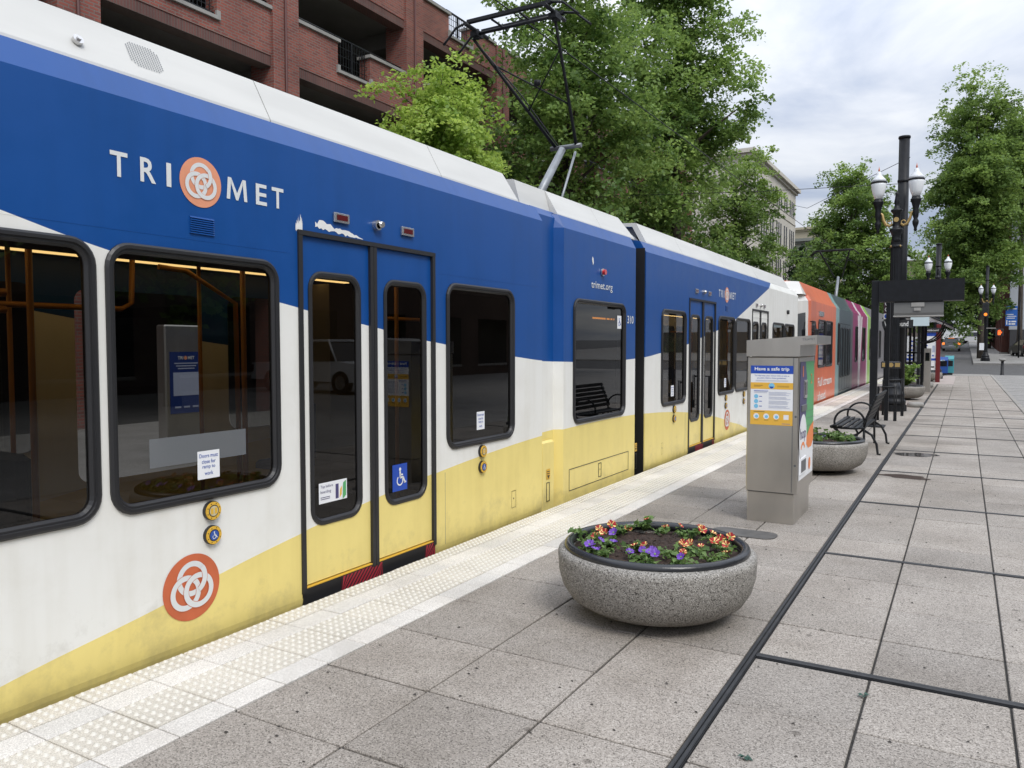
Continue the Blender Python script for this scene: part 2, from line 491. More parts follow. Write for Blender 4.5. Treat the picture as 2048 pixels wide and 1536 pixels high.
M['planterconc'] = mat_aggregate('planter_aggregate', (.345,.335,.312), (.085,.08,.075), (.62,.61,.585), 195, .6, .08, stain=True)
M['stripgrey'] = mat('expansion_rubber', (.03,.031,.034), .5, var=.4, vscale=12)
M['concrete'] = mat_aggregate('pale_concrete', (.33,.32,.30), (.24,.23,.22), (.42,.41,.39), 90, .2)
M['dome'] = mat('worn_dome', (.70,.672,.605), .7)
# ------------------------------------------------------------------ ground
def ground_z(y):
    if y < 44: return -.30
    if y < 56: return -.30 + .25*(y-44)/12
    return -.05 + .022*(y-56)
mb = MB()
ys = [-150, -40, 0, 44, 50, 56, 70, 90, 120, 200, 400, 1500]
zl = [ground_z(min(y, 260)) for y in ys]
for i in range(len(ys)-1):
    mb.add([(-900,ys[i],zl[i]),(900,ys[i],zl[i]),(900,ys[i+1],zl[i+1]),(-900,ys[i+1],zl[i+1])], [(0,1,2,3)])
struct(mb.build('ground', M['asphalt']))

# platform / plaza: a slab bedded in dark grout, paved with separate tiles
plaza = struct(MB().box(-3.585, 1.30, -8, 52, -.60, -.012).build('plaza_paving', M['joint']))
XC = [-2.825, -2.185, -1.578, -.970]       # platform columns
XP = [-.922, -.365, .225, .80, 1.29]      # plaza columns beyond the rubber strip
Y0 = 2.98 - .6*4; PIT = .5985
def tile_mesh(name, w, d, m, t=.03, c=.004):
    b = MB().bbox(0, w, 0, d, -t, 0, c)
    me = bpy.data.meshes.new(name); me.from_pydata(b.v, [], b.f); me.materials.append(m); return me
cols = [(XC[i], XC[i+1]) for i in range(3)] + [(XP[i], XP[i+1]) for i in range(4)]
tmesh = {}
ntile = 0
DBL = [4.21 + 2.375*k for k in range(-1, 8)]
far_tiles = MB()
row = 0
y = Y0
rng = random.Random(3)
while y < 49.5:
    for ci, (a, b) in enumerate(cols):
        g = .0055
        ya, yb = y + g, y + PIT - g
        if ci >= 3:                      # the plaza rows give way to the rubber strips
            for d in DBL:
                if ya < d+.027 < yb and d-.027 <= ya: ya = d + .027
                elif ya < d-.027 < yb and d+.027 >= yb: yb = d - .027
                elif ya < d-.027 and d+.027 < yb:
                    if d - ya > yb - d: yb = d - .027
                    else: ya = d + .027
        dz = rng.uniform(-.0025, .0015)
        # tiles in view from here: within the frame's footprint
        if ntile < 300 and y < 27 and a < .06*y + .8 and b > -3:
            key = (ci, round(yb-ya, 3))
            if key not in tmesh: tmesh[key] = tile_mesh('paving_tile', b-a-2*g, yb-ya, M['slab'])
            o = link('paving_tile', tmesh[key], plaza); o.location = (a+g, ya, dz)
            ntile += 1
        else:
            far_tiles.add([(a+g,ya,dz-.002),(b-g,ya,dz-.002),(b-g,yb,dz-.002),(a+g,yb,dz-.002)], [(0,1,2,3)])
    y += PIT
far_tiles.box(-2.82, 1.29, -8, Y0-.005, -.01, -.002)
o = far_tiles.build('paving_tiles', M['slab'], plaza); o['kind'] = 'stuff'
# long ribbed rubber strip and its cross strips
def ribbed(x0, x1, y0, y1, along, ribs):
    m = MB(); n = ribs
    m.box(x0, x1, y0, y1, -.03, -.004)
    for k in range(n):
        if along == 'y':
            w = (x1-x0)/n; m.bbox(x0+w*(k+.12), x0+w*(k+.88), y0, y1, -.004, .006, .003)
        else:
            w = (y1-y0)/n; m.bbox(x0, x1, y0+w*(k+.12), y0+w*(k+.88), -.004, .006, .003)
    return m
ribbed(-.969, -.923, -6, 27.2, 'y', 2).build('expansion_strip', M['stripgrey'], plaza)
for d in DBL:
    ribbed(-.922, 1.29, d-.024, d+.024, 'x', 2).build('expansion_strip', M['stripgrey'], plaza)
for d in (23.4, 27.4):
    ribbed(-.922, 1.29, d-.024, d+.024, 'x', 2).build('expansion_strip', M['stripgrey'], plaza)

# tactile platform edge: four columns of tiles
edge = struct(MB().box(-3.598, -2.829, -8, 50, -.55, -.014).build('platform_edge', M['palegrout']))
def tactile_mesh(name, w, d, nx, ny, m):
    b = MB().bbox(0, w, 0, d, -.03, 0, .003)
    for i in range(nx):
        for j in range(ny):
            cx, cy = w*(i+.5)/nx, d*(j+.5)/ny
            r = .0135; n = 8
            v = [(cx+r*math.cos(2*math.pi*k/n), cy+r*math.sin(2*math.pi*k/n), 0.0003) for k in range(n)]
            v += [(cx+r*.55*math.cos(2*math.pi*k/n), cy+r*.55*math.sin(2*math.pi*k/n), .0085) for k in range(n)]
            b.add(v, [(k, (k+1) % n, n+(k+1) % n, n+k) for k in range(n)] + [tuple(range(n, 2*n))], 1)
    me = bpy.data.meshes.new(name); me.from_pydata(b.v, [], b.f); me.materials.append(m); me.materials.append(M['dome']); me.polygons.foreach_set('material_index', b.m); return me
EC = [(-3.602,-3.448,'h'), (-3.448,-3.293,'f'), (-3.293,-2.988,'t'), (-2.988,-2.830,'f')]
em = {'h': tactile_mesh('tactile_tile', .148, .292, 3, 6, M['tactile']), 't': tactile_mesh('tactile_tile', .299, .292, 6, 6, M['tactile'])}
em['f0'] = tile_mesh('edge_tile', .149, .292, M['granite'], .03, .003); em['f1'] = tile_mesh('edge_tile', .152, .292, M['granite'], .03, .003)
n_e = 0; y = 1.80 - .2975*4; fe = MB()
while y < 49.5:
    for k, (a, b, t) in enumerate(EC):
        if n_e < 296:
            me = em[t] if t in em else em['f0' if k == 1 else 'f1']
            o = link('tactile_tile' if t in 'ht' else 'edge_tile', me, edge)
            o.location = (a+.003, y+.003, rng.uniform(-.002,.001)); n_e += 1
        else:
            fe.add([(a+.003,y+.003,-.003),(b-.003,y+.003,-.003),(b-.003,y+.2945,-.003),(a+.003,y+.2945,-.003)], [(0,1,2,3)], 0 if t in 'f' else 1)
    y += .2975
fe.add([(-3.60,-8,-.003),(-2.83,-8,-.003),(-2.83,.6,-.003),(-3.60,.6,-.003)], [(0,1,2,3)])
o = fe.build('edge_tiles', [M['granite'], M['tactile']], edge); o['kind'] = 'stuff'

# roadway right of the plaza and its pale kerb line
road = struct(MB().box(1.42, 60, -60, 52, -.5, -.016).build('roadway', M['roadconc']))
kerb = struct(MB().bbox(1.30, 1.415, -8, 52, -.4, .004, .01).build('kerb', M['concrete']))
for k in range(12):
    MB().box(1.42, 30, 23.1+2.6*k, 23.125+2.6*k, -.02, -.0145).build('road_joint', M['joint'], road)
struct(MB().box(-3.4, 1.29, 49.6, 52.6, -.4, -.001).build('ramp', M['concrete']))
# pale patch in the far paving
tag(MB().bbox(-1.10, -.36, 38.3, 48.3, -.02, .004, .002).build('paving_patch', mat('pinkish_patch', (.40,.34,.31), .8, var=.15, vscale=4)), 'pale pinkish paving patch beside the news boxes', 'paving')
# far corner pavement across the cross street
def slope_slab(name, x0, x1, ya, yb, h, m):
    b = MB()
    b.add([(x0,ya,ground_z(ya)-.3),(x1,ya,ground_z(ya)-.3),(x1,yb,ground_z(yb)-.3),(x0,yb,ground_z(yb)-.3),
           (x0,ya,ground_z(ya)+h),(x1,ya,ground_z(ya)+h),(x1,yb,ground_z(yb)+h),(x0,yb,ground_z(yb)+h)],
          [(3,2,1,0),(4,5,6,7),(0,1,5,4),(1,2,6,5),(2,3,7,6),(3,0,4,7)])
    return struct(b.build(name, m))
slope_slab('far_pavement', .62, 40, 68, 260, .13, M['roadconc'])
slope_slab('left_pavement', -16, -9.6, -30, 52, .13, M['roadconc'])
slope_slab('left_far_pavement', -16, -9.6, 68, 260, .13, M['roadconc'])

# metal utility cover, puddle, debris
tag(MB().prism([(p[0],p[1]) for p in rrect(-1.92, -1.36, 6.78, 7.06, .11, 6)], 'z', 0.001, .006).build('utility_cover', mat('cover_grey', (.12,.115,.11), .55, var=.3, vscale=10)),
    'dark grey utility cover set in the paving beside the ticket machine', 'cover')
def blob(cx, cy, rx, ry, n, seed, jag=.25):
    r = random.Random(seed); out = []
    ph = [r.uniform(0, 6.28) for _ in range(4)]
    for k in range(n):
        a = 2*math.pi*k/n
        q = 1 + jag*(.5*math.sin(2*a+ph[0]) + .3*math.sin(3*a+ph[1]) + .25*math.sin(5*a+ph[2]) + .15*math.sin(9*a+ph[3]))
        out.append((cx + rx*q*math.cos(a), cy + ry*q*math.sin(a)))
    return out
pm = mat('water', (.10,.095,.09), .02, spec=.6)
tag(MB().poly([(p[0], p[1], .0035) for p in blob(-.60, 13.25, .30, .22, 40, 2)]).build('puddle', pm), 'thin rain puddle lying against the rubber strip', 'puddle')
tag(MB().poly([(p[0], p[1], .0035) for p in blob(-.62, 10.95, .30, .14, 40, 5, .4)]).build('dirt_patch', M['soil']), 'dark damp soil patch washed along the rubber strip', 'dirt')
lfm = mat('fallen_leaf', (.03,.075,.055), .6)
for (lx, ly, sd, lab) in ((-.37,3.95,1,'dark green torn leaf on the paving joint'), (-.72,3.11,2,'small dark green leaf scrap near the rubber strip')):
    r = random.Random(sd); m = MB()
    for k in range(5):
        a = r.uniform(0, 6.28); l = r.uniform(.022,.038)
        u = Vector((math.cos(a), math.sin(a), 0)); w = Vector((-u.y, u.x, 0))*.010
        p = Vector((lx, ly, .004+.002*k))
        m.add([p, p+u*l*.5+w+Vector((0,0,.006)), p+u*l+Vector((0,0,.001)), p+u*l*.5-w+Vector((0,0,.004))], [(0,1,2,3)])
    tag(m.build('fallen_leaf', lfm), lab, 'leaf')
r = random.Random(11); gm = MB()
for k in range(240):
    px, py = r.uniform(-2.8, .4), 2.2 + 9*r.random()**1.6
    s_ = r.uniform(.003,.010)
    gm.add([(px-s_,py-s_*.6,.003),(px+s_,py-s_*.4,.003),(px+s_*.5,py+s_,.003),(px,py,.003+s_*.7)], [(0,1,3),(1,2,3),(2,0,3)])
struct(tag(gm.build('grit', mat('grit_dark', (.05,.045,.04), .9)), 'dark bits of grit and petals strewn over the paving', 'grit'), 'stuff')
# ------------------------------------------------------------------ blue and white tram
TX = -3.70                    # near side of the tram
TROOT = Vector((-5.03, 8.5, -.30))
tram = thing('tram', 'blue, white and yellow tram numbered 310 with closed doors beside the platform edge', 'tram', TROOT)
def mir(y): return 17.05 - y

def mat_livery():
    m = bpy.data.materials.new('tram_livery'); m.use_nodes = True
    nt = m.node_tree; L = nt.links; b = nt.nodes['Principled BSDF']
    tc = nd(nt, 'ShaderNodeTexCoord'); sp = nd(nt, 'ShaderNodeSeparateXYZ'); L.new(tc.outputs['Object'], sp.inputs[0])
    def mth(op, a, v=None, v2=None):
        n = nd(nt, 'ShaderNodeMath', operation=op)
        for i, q in enumerate((a, v, v2)):
            if q is None: continue
            if isinstance(q, (int, float)): n.inputs[i].default_value = q
            else: L.new(q, n.inputs[i])
        return n.outputs[0]
    fac = mth('MULTIPLY', mth('ADD', sp.outputs[1], TROOT.y + 5), 1/30.)
    zz = mth('ADD', sp.outputs[2], TROOT.z)
    def curve(pts):
        fc = nd(nt, 'ShaderNodeFloatCurve'); cv = fc.mapping.curves[0]
        P = [((y+5)/30., z/4.) for y, z in pts]
        while len(cv.points) < len(P): cv.points.new(.5, .5)
        for p, (a, c) in zip(sorted(range(len(P)), key=lambda i: P[i][0]), sorted(P)):
            pass
        for i, (a, c) in enumerate(sorted(P)):
            cv.points[i].location = (a, c); cv.points[i].handle_type = 'AUTO'
        fc.mapping.extend = 'HORIZONTAL'
        fc.mapping.update(); L.new(fac, fc.inputs['Value']); return mth('MULTIPLY', fc.outputs[0], 4.0)
    ha = [(-5,4.0),(-3.6,3.8),(-.9,3.0),(.5,2.62),(1.89,2.25),(2.39,2.125),(3.69,1.89),(4.42,1.785),(5.14,1.68),(6.47,1.545),(7.3,1.485)]
    zb = curve(ha + [(mir(y), z) for y, z in ha])
    hy = [(-5,0.0),(.9,0.0),(1.4,.03),(1.83,.125),(2.66,.255),(3.03,.33),(3.7,.435),(4.38,.525),(5.14,.61),(6.0,.68),(7.01,.735),(7.9,.76)]
    zy = curve(hy + [(mir(y), z) for y, z in hy])
    isb = mth('GREATER_THAN', zz, zb); isy = mth('LESS_THAN', zz, zy)
    mix1 = nd(nt, 'ShaderNodeMix', data_type='RGBA'); mix1.inputs[6].default_value = (.83,.825,.785,1); mix1.inputs[7].default_value = (.007,.072,.285,1)
    L.new(isb, mix1.inputs[0])
    mix2 = nd(nt, 'ShaderNodeMix', data_type='RGBA'); mix2.inputs[7].default_value = (.85,.70,.245,1)
    L.new(isy, mix2.inputs[0]); L.new(mix1.outputs[2], mix2.inputs[6])
    # wear: faint run-off streaks, blotches, scuffs
    mp = nd(nt, 'ShaderNodeMapping'); mp.inputs['Scale'].default_value = (1, 9, .8); L.new(tc.outputs['Object'], mp.inputs[0])
    n1 = nd(nt, 'ShaderNodeTexNoise', i_Scale=1.0, i_Detail=6.0); L.new(mp.outputs[0], n1.inputs['Vector'])
    n2 = nd(nt, 'ShaderNodeTexNoise', i_Scale=2.6, i_Detail=6.0, i_Roughness=.65); L.new(tc.outputs['Object'], n2.inputs['Vector'])
    r1 = nd(nt, 'ShaderNodeValToRGB'); r1.color_ramp.elements[0].position = .30; r1.color_ramp.elements[0].color = (.86,.845,.81,1)
    r1.color_ramp.elements[1].position = .55; r1.color_ramp.elements[1].color = (1,1,1,1); L.new(n1.outputs[0], r1.inputs[0])
    r2 = nd(nt, 'ShaderNodeValToRGB'); r2.color_ramp.elements[0].position = .28; r2.color_ramp.elements[0].color = (.83,.81,.77,1)
    r2.color_ramp.elements[1].position = .55; r2.color_ramp.elements[1].color = (1,1,1,1); L.new(n2.outputs[0], r2.inputs[0])
    m1 = nd(nt, 'ShaderNodeMix', data_type='RGBA', blend_type='MULTIPLY'); m1.inputs[0].default_value = .4
    L.new(mix2.outputs[2], m1.inputs[6]); L.new(r1.outputs[0], m1.inputs[7])
    m2 = nd(nt, 'ShaderNodeMix', data_type='RGBA', blend_type='MULTIPLY'); m2.inputs[0].default_value = .38
    L.new(m1.outputs[2], m2.inputs[6]); L.new(r2.outputs[0], m2.inputs[7])
    # scuffed spots
    n3 = nd(nt, 'ShaderNodeTexNoise', i_Scale=7.0, i_Detail=9.0, i_Roughness=.75); L.new(tc.outputs['Object'], n3.inputs['Vector'])
    r3 = nd(nt, 'ShaderNodeValToRGB'); r3.color_ramp.elements[0].position = .715; r3.color_ramp.elements[0].color = (0,0,0,1)
    r3.color_ramp.elements[1].position = .74; r3.color_ramp.elements[1].color = (1,1,1,1); L.new(n3.outputs[0], r3.inputs[0])
    m3 = nd(nt, 'ShaderNodeMix', data_type='RGBA'); m3.inputs[7].default_value = (.36,.31,.22,1)
    sc = mth('MULTIPLY', r3.outputs[0], .5); L.new(sc, m3.inputs[0]); L.new(m2.outputs[2], m3.inputs[6])
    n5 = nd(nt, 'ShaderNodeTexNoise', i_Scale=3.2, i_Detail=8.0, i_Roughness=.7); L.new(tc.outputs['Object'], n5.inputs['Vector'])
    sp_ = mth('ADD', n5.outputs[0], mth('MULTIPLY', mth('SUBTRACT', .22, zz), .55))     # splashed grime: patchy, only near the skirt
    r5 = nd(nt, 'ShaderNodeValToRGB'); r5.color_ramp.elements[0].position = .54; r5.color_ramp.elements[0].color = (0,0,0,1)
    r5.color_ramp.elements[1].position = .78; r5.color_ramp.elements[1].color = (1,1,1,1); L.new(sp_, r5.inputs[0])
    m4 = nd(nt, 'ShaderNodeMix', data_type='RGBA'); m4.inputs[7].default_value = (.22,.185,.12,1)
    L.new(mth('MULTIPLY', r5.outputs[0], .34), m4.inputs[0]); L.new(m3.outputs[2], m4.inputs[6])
    L.new(m4.outputs[2], b.inputs['Base Color'])
    b.inputs['Roughness'].default_value = .33; b.inputs['Specular IOR Level'].default_value = .38
    rr = nd(nt, 'ShaderNodeMapRange'); rr.inputs['To Min'].default_value = .24; rr.inputs['To Max'].default_value = .46
    L.new(n2.outputs[0], rr.inputs[0]); L.new(rr.outputs[0], b.inputs['Roughness'])
    bn = nd(nt, 'ShaderNodeTexNoise', i_Scale=1.4, i_Detail=2.0); L.new(tc.outputs['Object'], bn.inputs['Vector'])
    bp = nd(nt, 'ShaderNodeBump', i_Strength=.10, i_Distance=.03); L.new(bn.outputs[0], bp.inputs['Height']); L.new(bp.outputs[0], b.inputs['Normal'])
    return m
def mat_reflection():  # grey veil that puts a window reflection into the colour
    m = bpy.data.materials.new('reflection_patch'); m.use_nodes = True
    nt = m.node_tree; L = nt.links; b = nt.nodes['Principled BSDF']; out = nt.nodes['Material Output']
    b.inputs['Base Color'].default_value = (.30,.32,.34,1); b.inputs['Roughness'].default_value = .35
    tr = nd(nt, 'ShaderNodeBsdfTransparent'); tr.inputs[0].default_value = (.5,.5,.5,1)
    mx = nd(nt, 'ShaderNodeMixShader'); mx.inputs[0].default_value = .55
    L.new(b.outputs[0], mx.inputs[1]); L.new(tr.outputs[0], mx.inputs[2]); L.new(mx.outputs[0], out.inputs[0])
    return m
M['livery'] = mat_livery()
M['seam'] = mat('seam_grey', (.14,.15,.17), .8)  # dark grey of the panel joints themselves
Uy, Vz = Vector((0,1,0)), Vector((0,0,1))

def rosette(mb, X, y, z, r, m_disc, m_ring):
    mb.disc((X, y, z), Uy, Vz, r, n=48, mi=m_disc)
    # three interlaced rings; each is drawn with a gap where the next one passes over it
    for k in range(3):
        a = R(90 + 120*k)
        q = (y + .26*r*math.cos(a), z + .26*r*math.sin(a))
        mb.annulus((X+.0010+.0012*k,) + q, Uy, Vz, .35*r, .545*r, 40, m_disc)
        mb.annulus((X+.0016+.0012*k,) + q, Uy, Vz, .365*r, .53*r, 40, m_ring)
    a = R(90); q = (y + .26*r*math.cos(a), z + .26*r*math.sin(a))       # the first strand passes over the third
    mb.annulus((X+.0048,) + q, Uy, Vz, .35*r, .545*r, 14, m_disc, R(300), R(400))
    mb.annulus((X+.0054,) + q, Uy, Vz, .365*r, .53*r, 14, m_ring, R(300), R(400))
def add_window(par, y0, y1, z0, z1, X=TX, fw=.052, rr=.13, name='window', proud=.022, glass='glass', sticker=None):
    P3 = lambda y, z, d: (X + d, y, z)
    def ins(e): return rrect(y0+e, y1-e, z0+e, z1-e, max(.02, rr-e), 6)
    m = MB()
    ring_frame(m, P3, [(ins(-.002), -.01), (ins(-.002), proud*.55), (ins(.010), proud), (ins(.026), proud), (ins(.030), proud*.55), (ins(fw-.012), proud*.55), (ins(fw), -.004), (ins(fw), -.03)])
    w = m.build(name, M['black'], par)
    g = MB(); o = ins(fw-.005)
    g.add([(X-.012, p[0], p[1]) for p in o], [tuple(range(len(o)))])
    g.build('glass_pane', M[glass], w)
    return w

def add_door(par, y0, y1, z1=2.36, X=TX, right_first=False, flip=False):
    """double sliding door: two leaves, each with a tall rounded window"""
    ym = (y0+y1)/2 - .01 if not flip else (y0+y1)/2 + .01
    xl = X - .012
    fr = MB()
    w = .026
    fr.box(X-.03, X+.012, y0-w*.4, y0+w, .03, z1); fr.box(X-.03, X+.012, y1-w, y1+w*.4, .03, z1)
    fr.box(X-.03, X+.014, y0-w*.4, y1+w*.4, z1, z1+.030)
    fr.box(X-.03, X+.010, ym-.036, ym-.002, .04, z1-.002); fr.box(X-.03, X+.010, ym+.002, ym+.036, .04, z1-.002)
    fr.build('door_frame', M['black'], par)
    leaves = []
    for a, b, wa, wb in ((y0+w, ym-.036, .085, .11), (ym+.036, y1-w, .115, .085)):
        wl_, wr_ = a + (wa-.02), b - (wb-.02)
        leaf = MB(); wall_holes(leaf, lambda y, z: (xl, y, z), a, b, .075, z1-.002, [(wl_+.02, wr_-.02, .47, 2.12, .09)])
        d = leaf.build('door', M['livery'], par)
        add_window(d, wl_, wr_, .445, 2.14, X=xl, fw=.04, rr=.12, name='window_seal', proud=.012)
        leaves.append((d, wl_, wr_))
    st = MB()
    st.box(X-.10, X+.004, y0, y1, -.10, .055, 0)
    st.box(X-.05, X+.006, y0+.02, y1-.02, .058, .066, 1)
    s_ = st.build('door_sill', [M['black'], M['yellowring']], par)
    return leaves, s_

def hatch_strip(par, X, ya, yb, za, zb):
    m = MB(); m.poly([(X,ya,za),(X,yb,za),(X,yb,zb),(X,ya,zb)], 0)
    h = zb-za; y = ya - h
    while y < yb:
        a0, a1 = max(y, ya), min(y+.018, yb)
        # slanted black bars clipped to the strip
        pts = []
        for (yy, zz_) in ((y, za), (y+.018, za), (y+.018+h, zb), (y+h, zb)):
            pts.append((min(max(yy, ya), yb), zz_))
        if pts[1][0] - pts[0][0] > .004 or pts[2][0] - pts[3][0] > .004:
            m.poly([(X+.0015, p[0], p[1]) for p in pts], 1)
        y += .040
    m.build('warning_strip', [M['hatchred'], M['black']], par)

def add_buttons(par, y, zs, X=TX, r=.052):
    for i, z in enumerate(zs):
        m = MB()
        m.disc((X, y, z), Uy, Vz, r*1.05, n=28, thick=.022, mi=0)
        m.disc((X+.022, y, z), Uy, Vz, r*.98, n=28, thick=.006, mi=1)
        m.disc((X+.0285, y, z), Uy, Vz, r*.66, n=24, mi=0)
        for k in range(8):
            a = R(22+45*k); m.disc((X+.0287, y+r*.82*math.cos(a), z+r*.82*math.sin(a)), Uy, Vz, r*.07, n=6, mi=0)
        b = m.build('door_button', [M['black'], M['yellowring']], par)
        f = MB(); f.disc((X+.0295, y, z), Uy, Vz, r*.56, n=24, mi=0 if i == 0 else 1)
        if i == 0:
            f.annulus((X+.031, y, z), Uy, Vz, r*.02, r*.05, 8, 2)
            for dy in (-.26, .26): f.poly([(X+.031, y+r*(dy-.16), z-r*.32), (X+.031, y+r*(dy+.16), z-r*.32), (X+.031, y+r*(dy+.16), z+r*.32), (X+.031, y+r*(dy-.16), z+r*.32)], 3)
        else:
            wheelchair(f, X+.031, y, z, r*.5, 2)
        f.build('button_face', [mat('button_cream', (.60,.53,.33), .4) if 'bc' not in M else M['bc'], M['inkblue'], M['signwhite'], M['yellowring']], b)

def wheelchair(mb, X, y, z, s, mi):
    """wheelchair symbol as flat strokes in a square of side 2s"""
    mb.disc((X, y-.05*s, z+.70*s), Uy, Vz, .16*s, n=12, mi=mi)
    def stroke(a, b, w):
        a, b = Vector((0,)+a), Vector((0,)+b); d = (b-a).normalized(); n = Vector((0,-d.z,d.y))*w*s*.5
        o = Vector((X, y, z)); mb.poly([o+a*s-n, o+b*s-n, o+b*s+n, o+a*s+n], mi)
    stroke((-.05,.52), (-.02,-.05), .20); stroke((-.04,.22), (.36,.18), .14)
    stroke((-.06,-.05), (.42,-.05), .18); stroke((.40,-.03), (.62,-.58), .18); stroke((.58,-.56), (.82,-.48), .16)
    mb.annulus((X, y-.08*s, z-.32*s), Uy, Vz, .34*s, .46*s, 24, mi, R(125), R(380))

WZ0, WZ1 = .78, 2.17
def section(y0, y1, spec_w, spec_d, cap_lo, cap_hi):
    """one body section: near wall with openings, chamfer, roof, far wall, ends"""
    m = MB()
    holes = [(a+.03, b-.03, WZ0+.03, WZ1-.03, .11) for a, b in spec_w] + [(a-.005, b+.005, -.03, 2.375, 0) for a, b in spec_d]
    holes = [(h[0], h[1], max(h[2], .0), h[3], h[4]) for h in holes]
    wall_holes(m, lambda y, z: (TX, y, z), y0, y1, 0.0, 2.90, holes)
    XF = -6.36
    wall_holes(m, lambda y, z: (XF, y, z), y0, y1, 0.0, 2.90, [(a+.03, b-.03, WZ0+.03, WZ1-.03, .11) for a, b in spec_w] + [(a+.12, b-.12, .5, 2.12, .1) for a, b in spec_d])
    prof = [(TX, 0.0), (TX-.004, -.03), (TX-.014, -.07), (TX-.034, -.11), (TX-.07, -.16), (TX-.25, -.22), (XF+.25, -.22), (XF+.02, -.16), (XF, 0.0)]
    top = [(TX, 2.90), (TX-.085, 3.045), (TX-.14, 3.06), (XF+.14, 3.06), (XF+.085, 3.045), (XF, 2.90)]
    for pr in (prof, top):
        for i in range(len(pr)-1):
            a, b = pr[i], pr[i+1]
            m.add([(a[0],y0,a[1]),(a[0],y1,a[1]),(b[0],y1,b[1]),(b[0],y0,b[1])], [(0,1,2,3)])
    for yy in (y0, y1):
        m.poly([(p[0], yy, p[1]) for p in prof + top[::-1]])
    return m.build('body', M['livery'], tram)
WA = [(-3.45,-2.25), (-2.20,-.92), (1.18,2.318), (2.37,3.50), (5.32,6.44)]
DA = [(-.47,1.0), (3.68,5.15)]
WB = [(mir(b), mir(a)) for a, b in WA]; DB = [(mir(b), mir(a)) for a, b in DA]
secA = section(-3.95, 7.02, WA, DA, 0, 0)
MB().box(-6.3, TX-.012, 9.962, 9.974, -.1, 2.95).build('end_wall', M['lining'], tram)
secB = section(mir(7.02)-.05, 21.0, WB, DB, 0, 0)
wins = {}
for a, b in WA + WB: wins[round(a, 2)] = add_window(tram, a, b, WZ0, WZ1)
for a, b in WA + WB:     # far side panes
    g = MB(); o_ = rrect(a+.03, b-.03, WZ0+.03, WZ1-.03, .1, 4); g.poly([(-6.35, p[0], p[1]) for p in o_]); g.build('far_window', M['farglass'], tram)
doors = [add_door(tram, a, b, flip=(a > 9)) for a, b in DA + DB]
for (leaves, sill), (a, b) in zip(doors, DA + DB):
    hatch_strip(sill, TX+.0055, a+.36, a+.80, -.06, .05)
    hatch_strip(sill, TX+.0055, b-.14, b-.005, -.06, .05)

# centre section: recessed shell with a proud panel
m = MB()
m.box(-6.30, TX-.10, 7.06, 9.74, -.20, 3.0)
m.prism([(TX-.10, 3.0), (TX-.17, 3.08), (-6.22, 3.08), (-6.30, 3.0)], 'y', 7.06, 9.74)
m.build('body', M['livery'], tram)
m = MB(); wall_holes(m, lambda y, z: (TX-.005, y, z), 7.52, 9.62, -.12, 2.90, [(7.78, 9.23, WZ0+.03, WZ1-.03, .11)])
for ya, yb in ((7.52, 7.46), (9.62, 9.68)):
    m.add([(TX-.005,ya,-.12),(TX-.005,ya,2.90),(TX-.1,yb,2.90),(TX-.1,yb,-.12)], [(0,1,2,3)])
    m.add([(TX-.005,ya,2.90),(TX-.08,ya,3.045),(TX-.17,yb,3.05),(TX-.1,yb,2.90)], [(0,1,2,3)])
m.add([(TX-.005,7.52,2.90),(TX-.005,9.62,2.90),(TX-.08,9.62,3.045),(TX-.08,7.52,3.045)], [(0,1,2,3)])
m.add([(TX-.08,7.52,3.045),(TX-.08,9.62,3.045),(TX-.2,9.62,3.07),(TX-.2,7.52,3.07)], [(0,1,2,3)])
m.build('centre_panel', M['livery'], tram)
cw = add_window(tram, 7.75, 9.26, WZ0, WZ1, X=TX-.005)
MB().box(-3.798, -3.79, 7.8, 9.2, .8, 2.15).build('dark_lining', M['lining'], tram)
for ya, yb in ((7.10, 7.40), (9.66, 9.735)):
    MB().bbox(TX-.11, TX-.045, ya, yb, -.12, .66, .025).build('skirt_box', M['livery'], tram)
# bellows
for ya, yb, dp_ in ((6.98, 7.10, .16), (9.70, 10.02, .42)):
    m = MB(); m.box(-6.2, TX-dp_, ya, yb, -.15, 2.95)
    for k in range(3): m.box(-6.25, TX-dp_+.04, ya+.02+.09*k*(yb-ya)/.3, ya+.05+.09*k*(yb-ya)/.3, -.15, 2.98)
    m.build('bellows', M['lining'], tram)
# centre service hatch and small lockers
m = MB()
def outline(m, X, ya, yb, za, zb, w=.006, mi=0):
    m.box(X, X+.003, ya, yb, za, za+w, mi); m.box(X, X+.003, ya, yb, zb-w, zb, mi)
    m.box(X, X+.003, ya, ya+w, za+w, zb-w, mi); m.box(X, X+.003, yb-w, yb, za+w, zb-w, mi)
outline(m, TX-.004, 7.66, 9.40, .06, .30); m.build('service_hatch', M['black'], tram)
for y in (6.40, 8.45, mir(6.4)):
    m = MB(); outline(m, TX-.003, y, y+.085, .10, .265); m.disc((TX+.001, y+.04, .19), Uy, Vz, .009, n=8)
    m.build('locker', [M['black']], tram)
for y in (7.20, 9.72):
    m = MB(); outline(m, TX-.042, y, y+.07, .02, .22); m.build('locker', M['black'], tram)
    m = MB(); m.poly([(TX-.040,y,.25),(TX-.040,y+.08,.25),(TX-.040,y+.08,.36),(TX-.040,y,.36)], 0)
    for k in range(3): m.box(TX-.040, TX-.038, y+.012, y+.068, .33-.022*k, .338-.022*k, 1)
    m.poly([(TX-.038,y+.04,.255),(TX-.038,y+.06,.285),(TX-.038,y+.02,.285)], 1); m.build('sticker', [M['yellowring'], M['black']], tram)

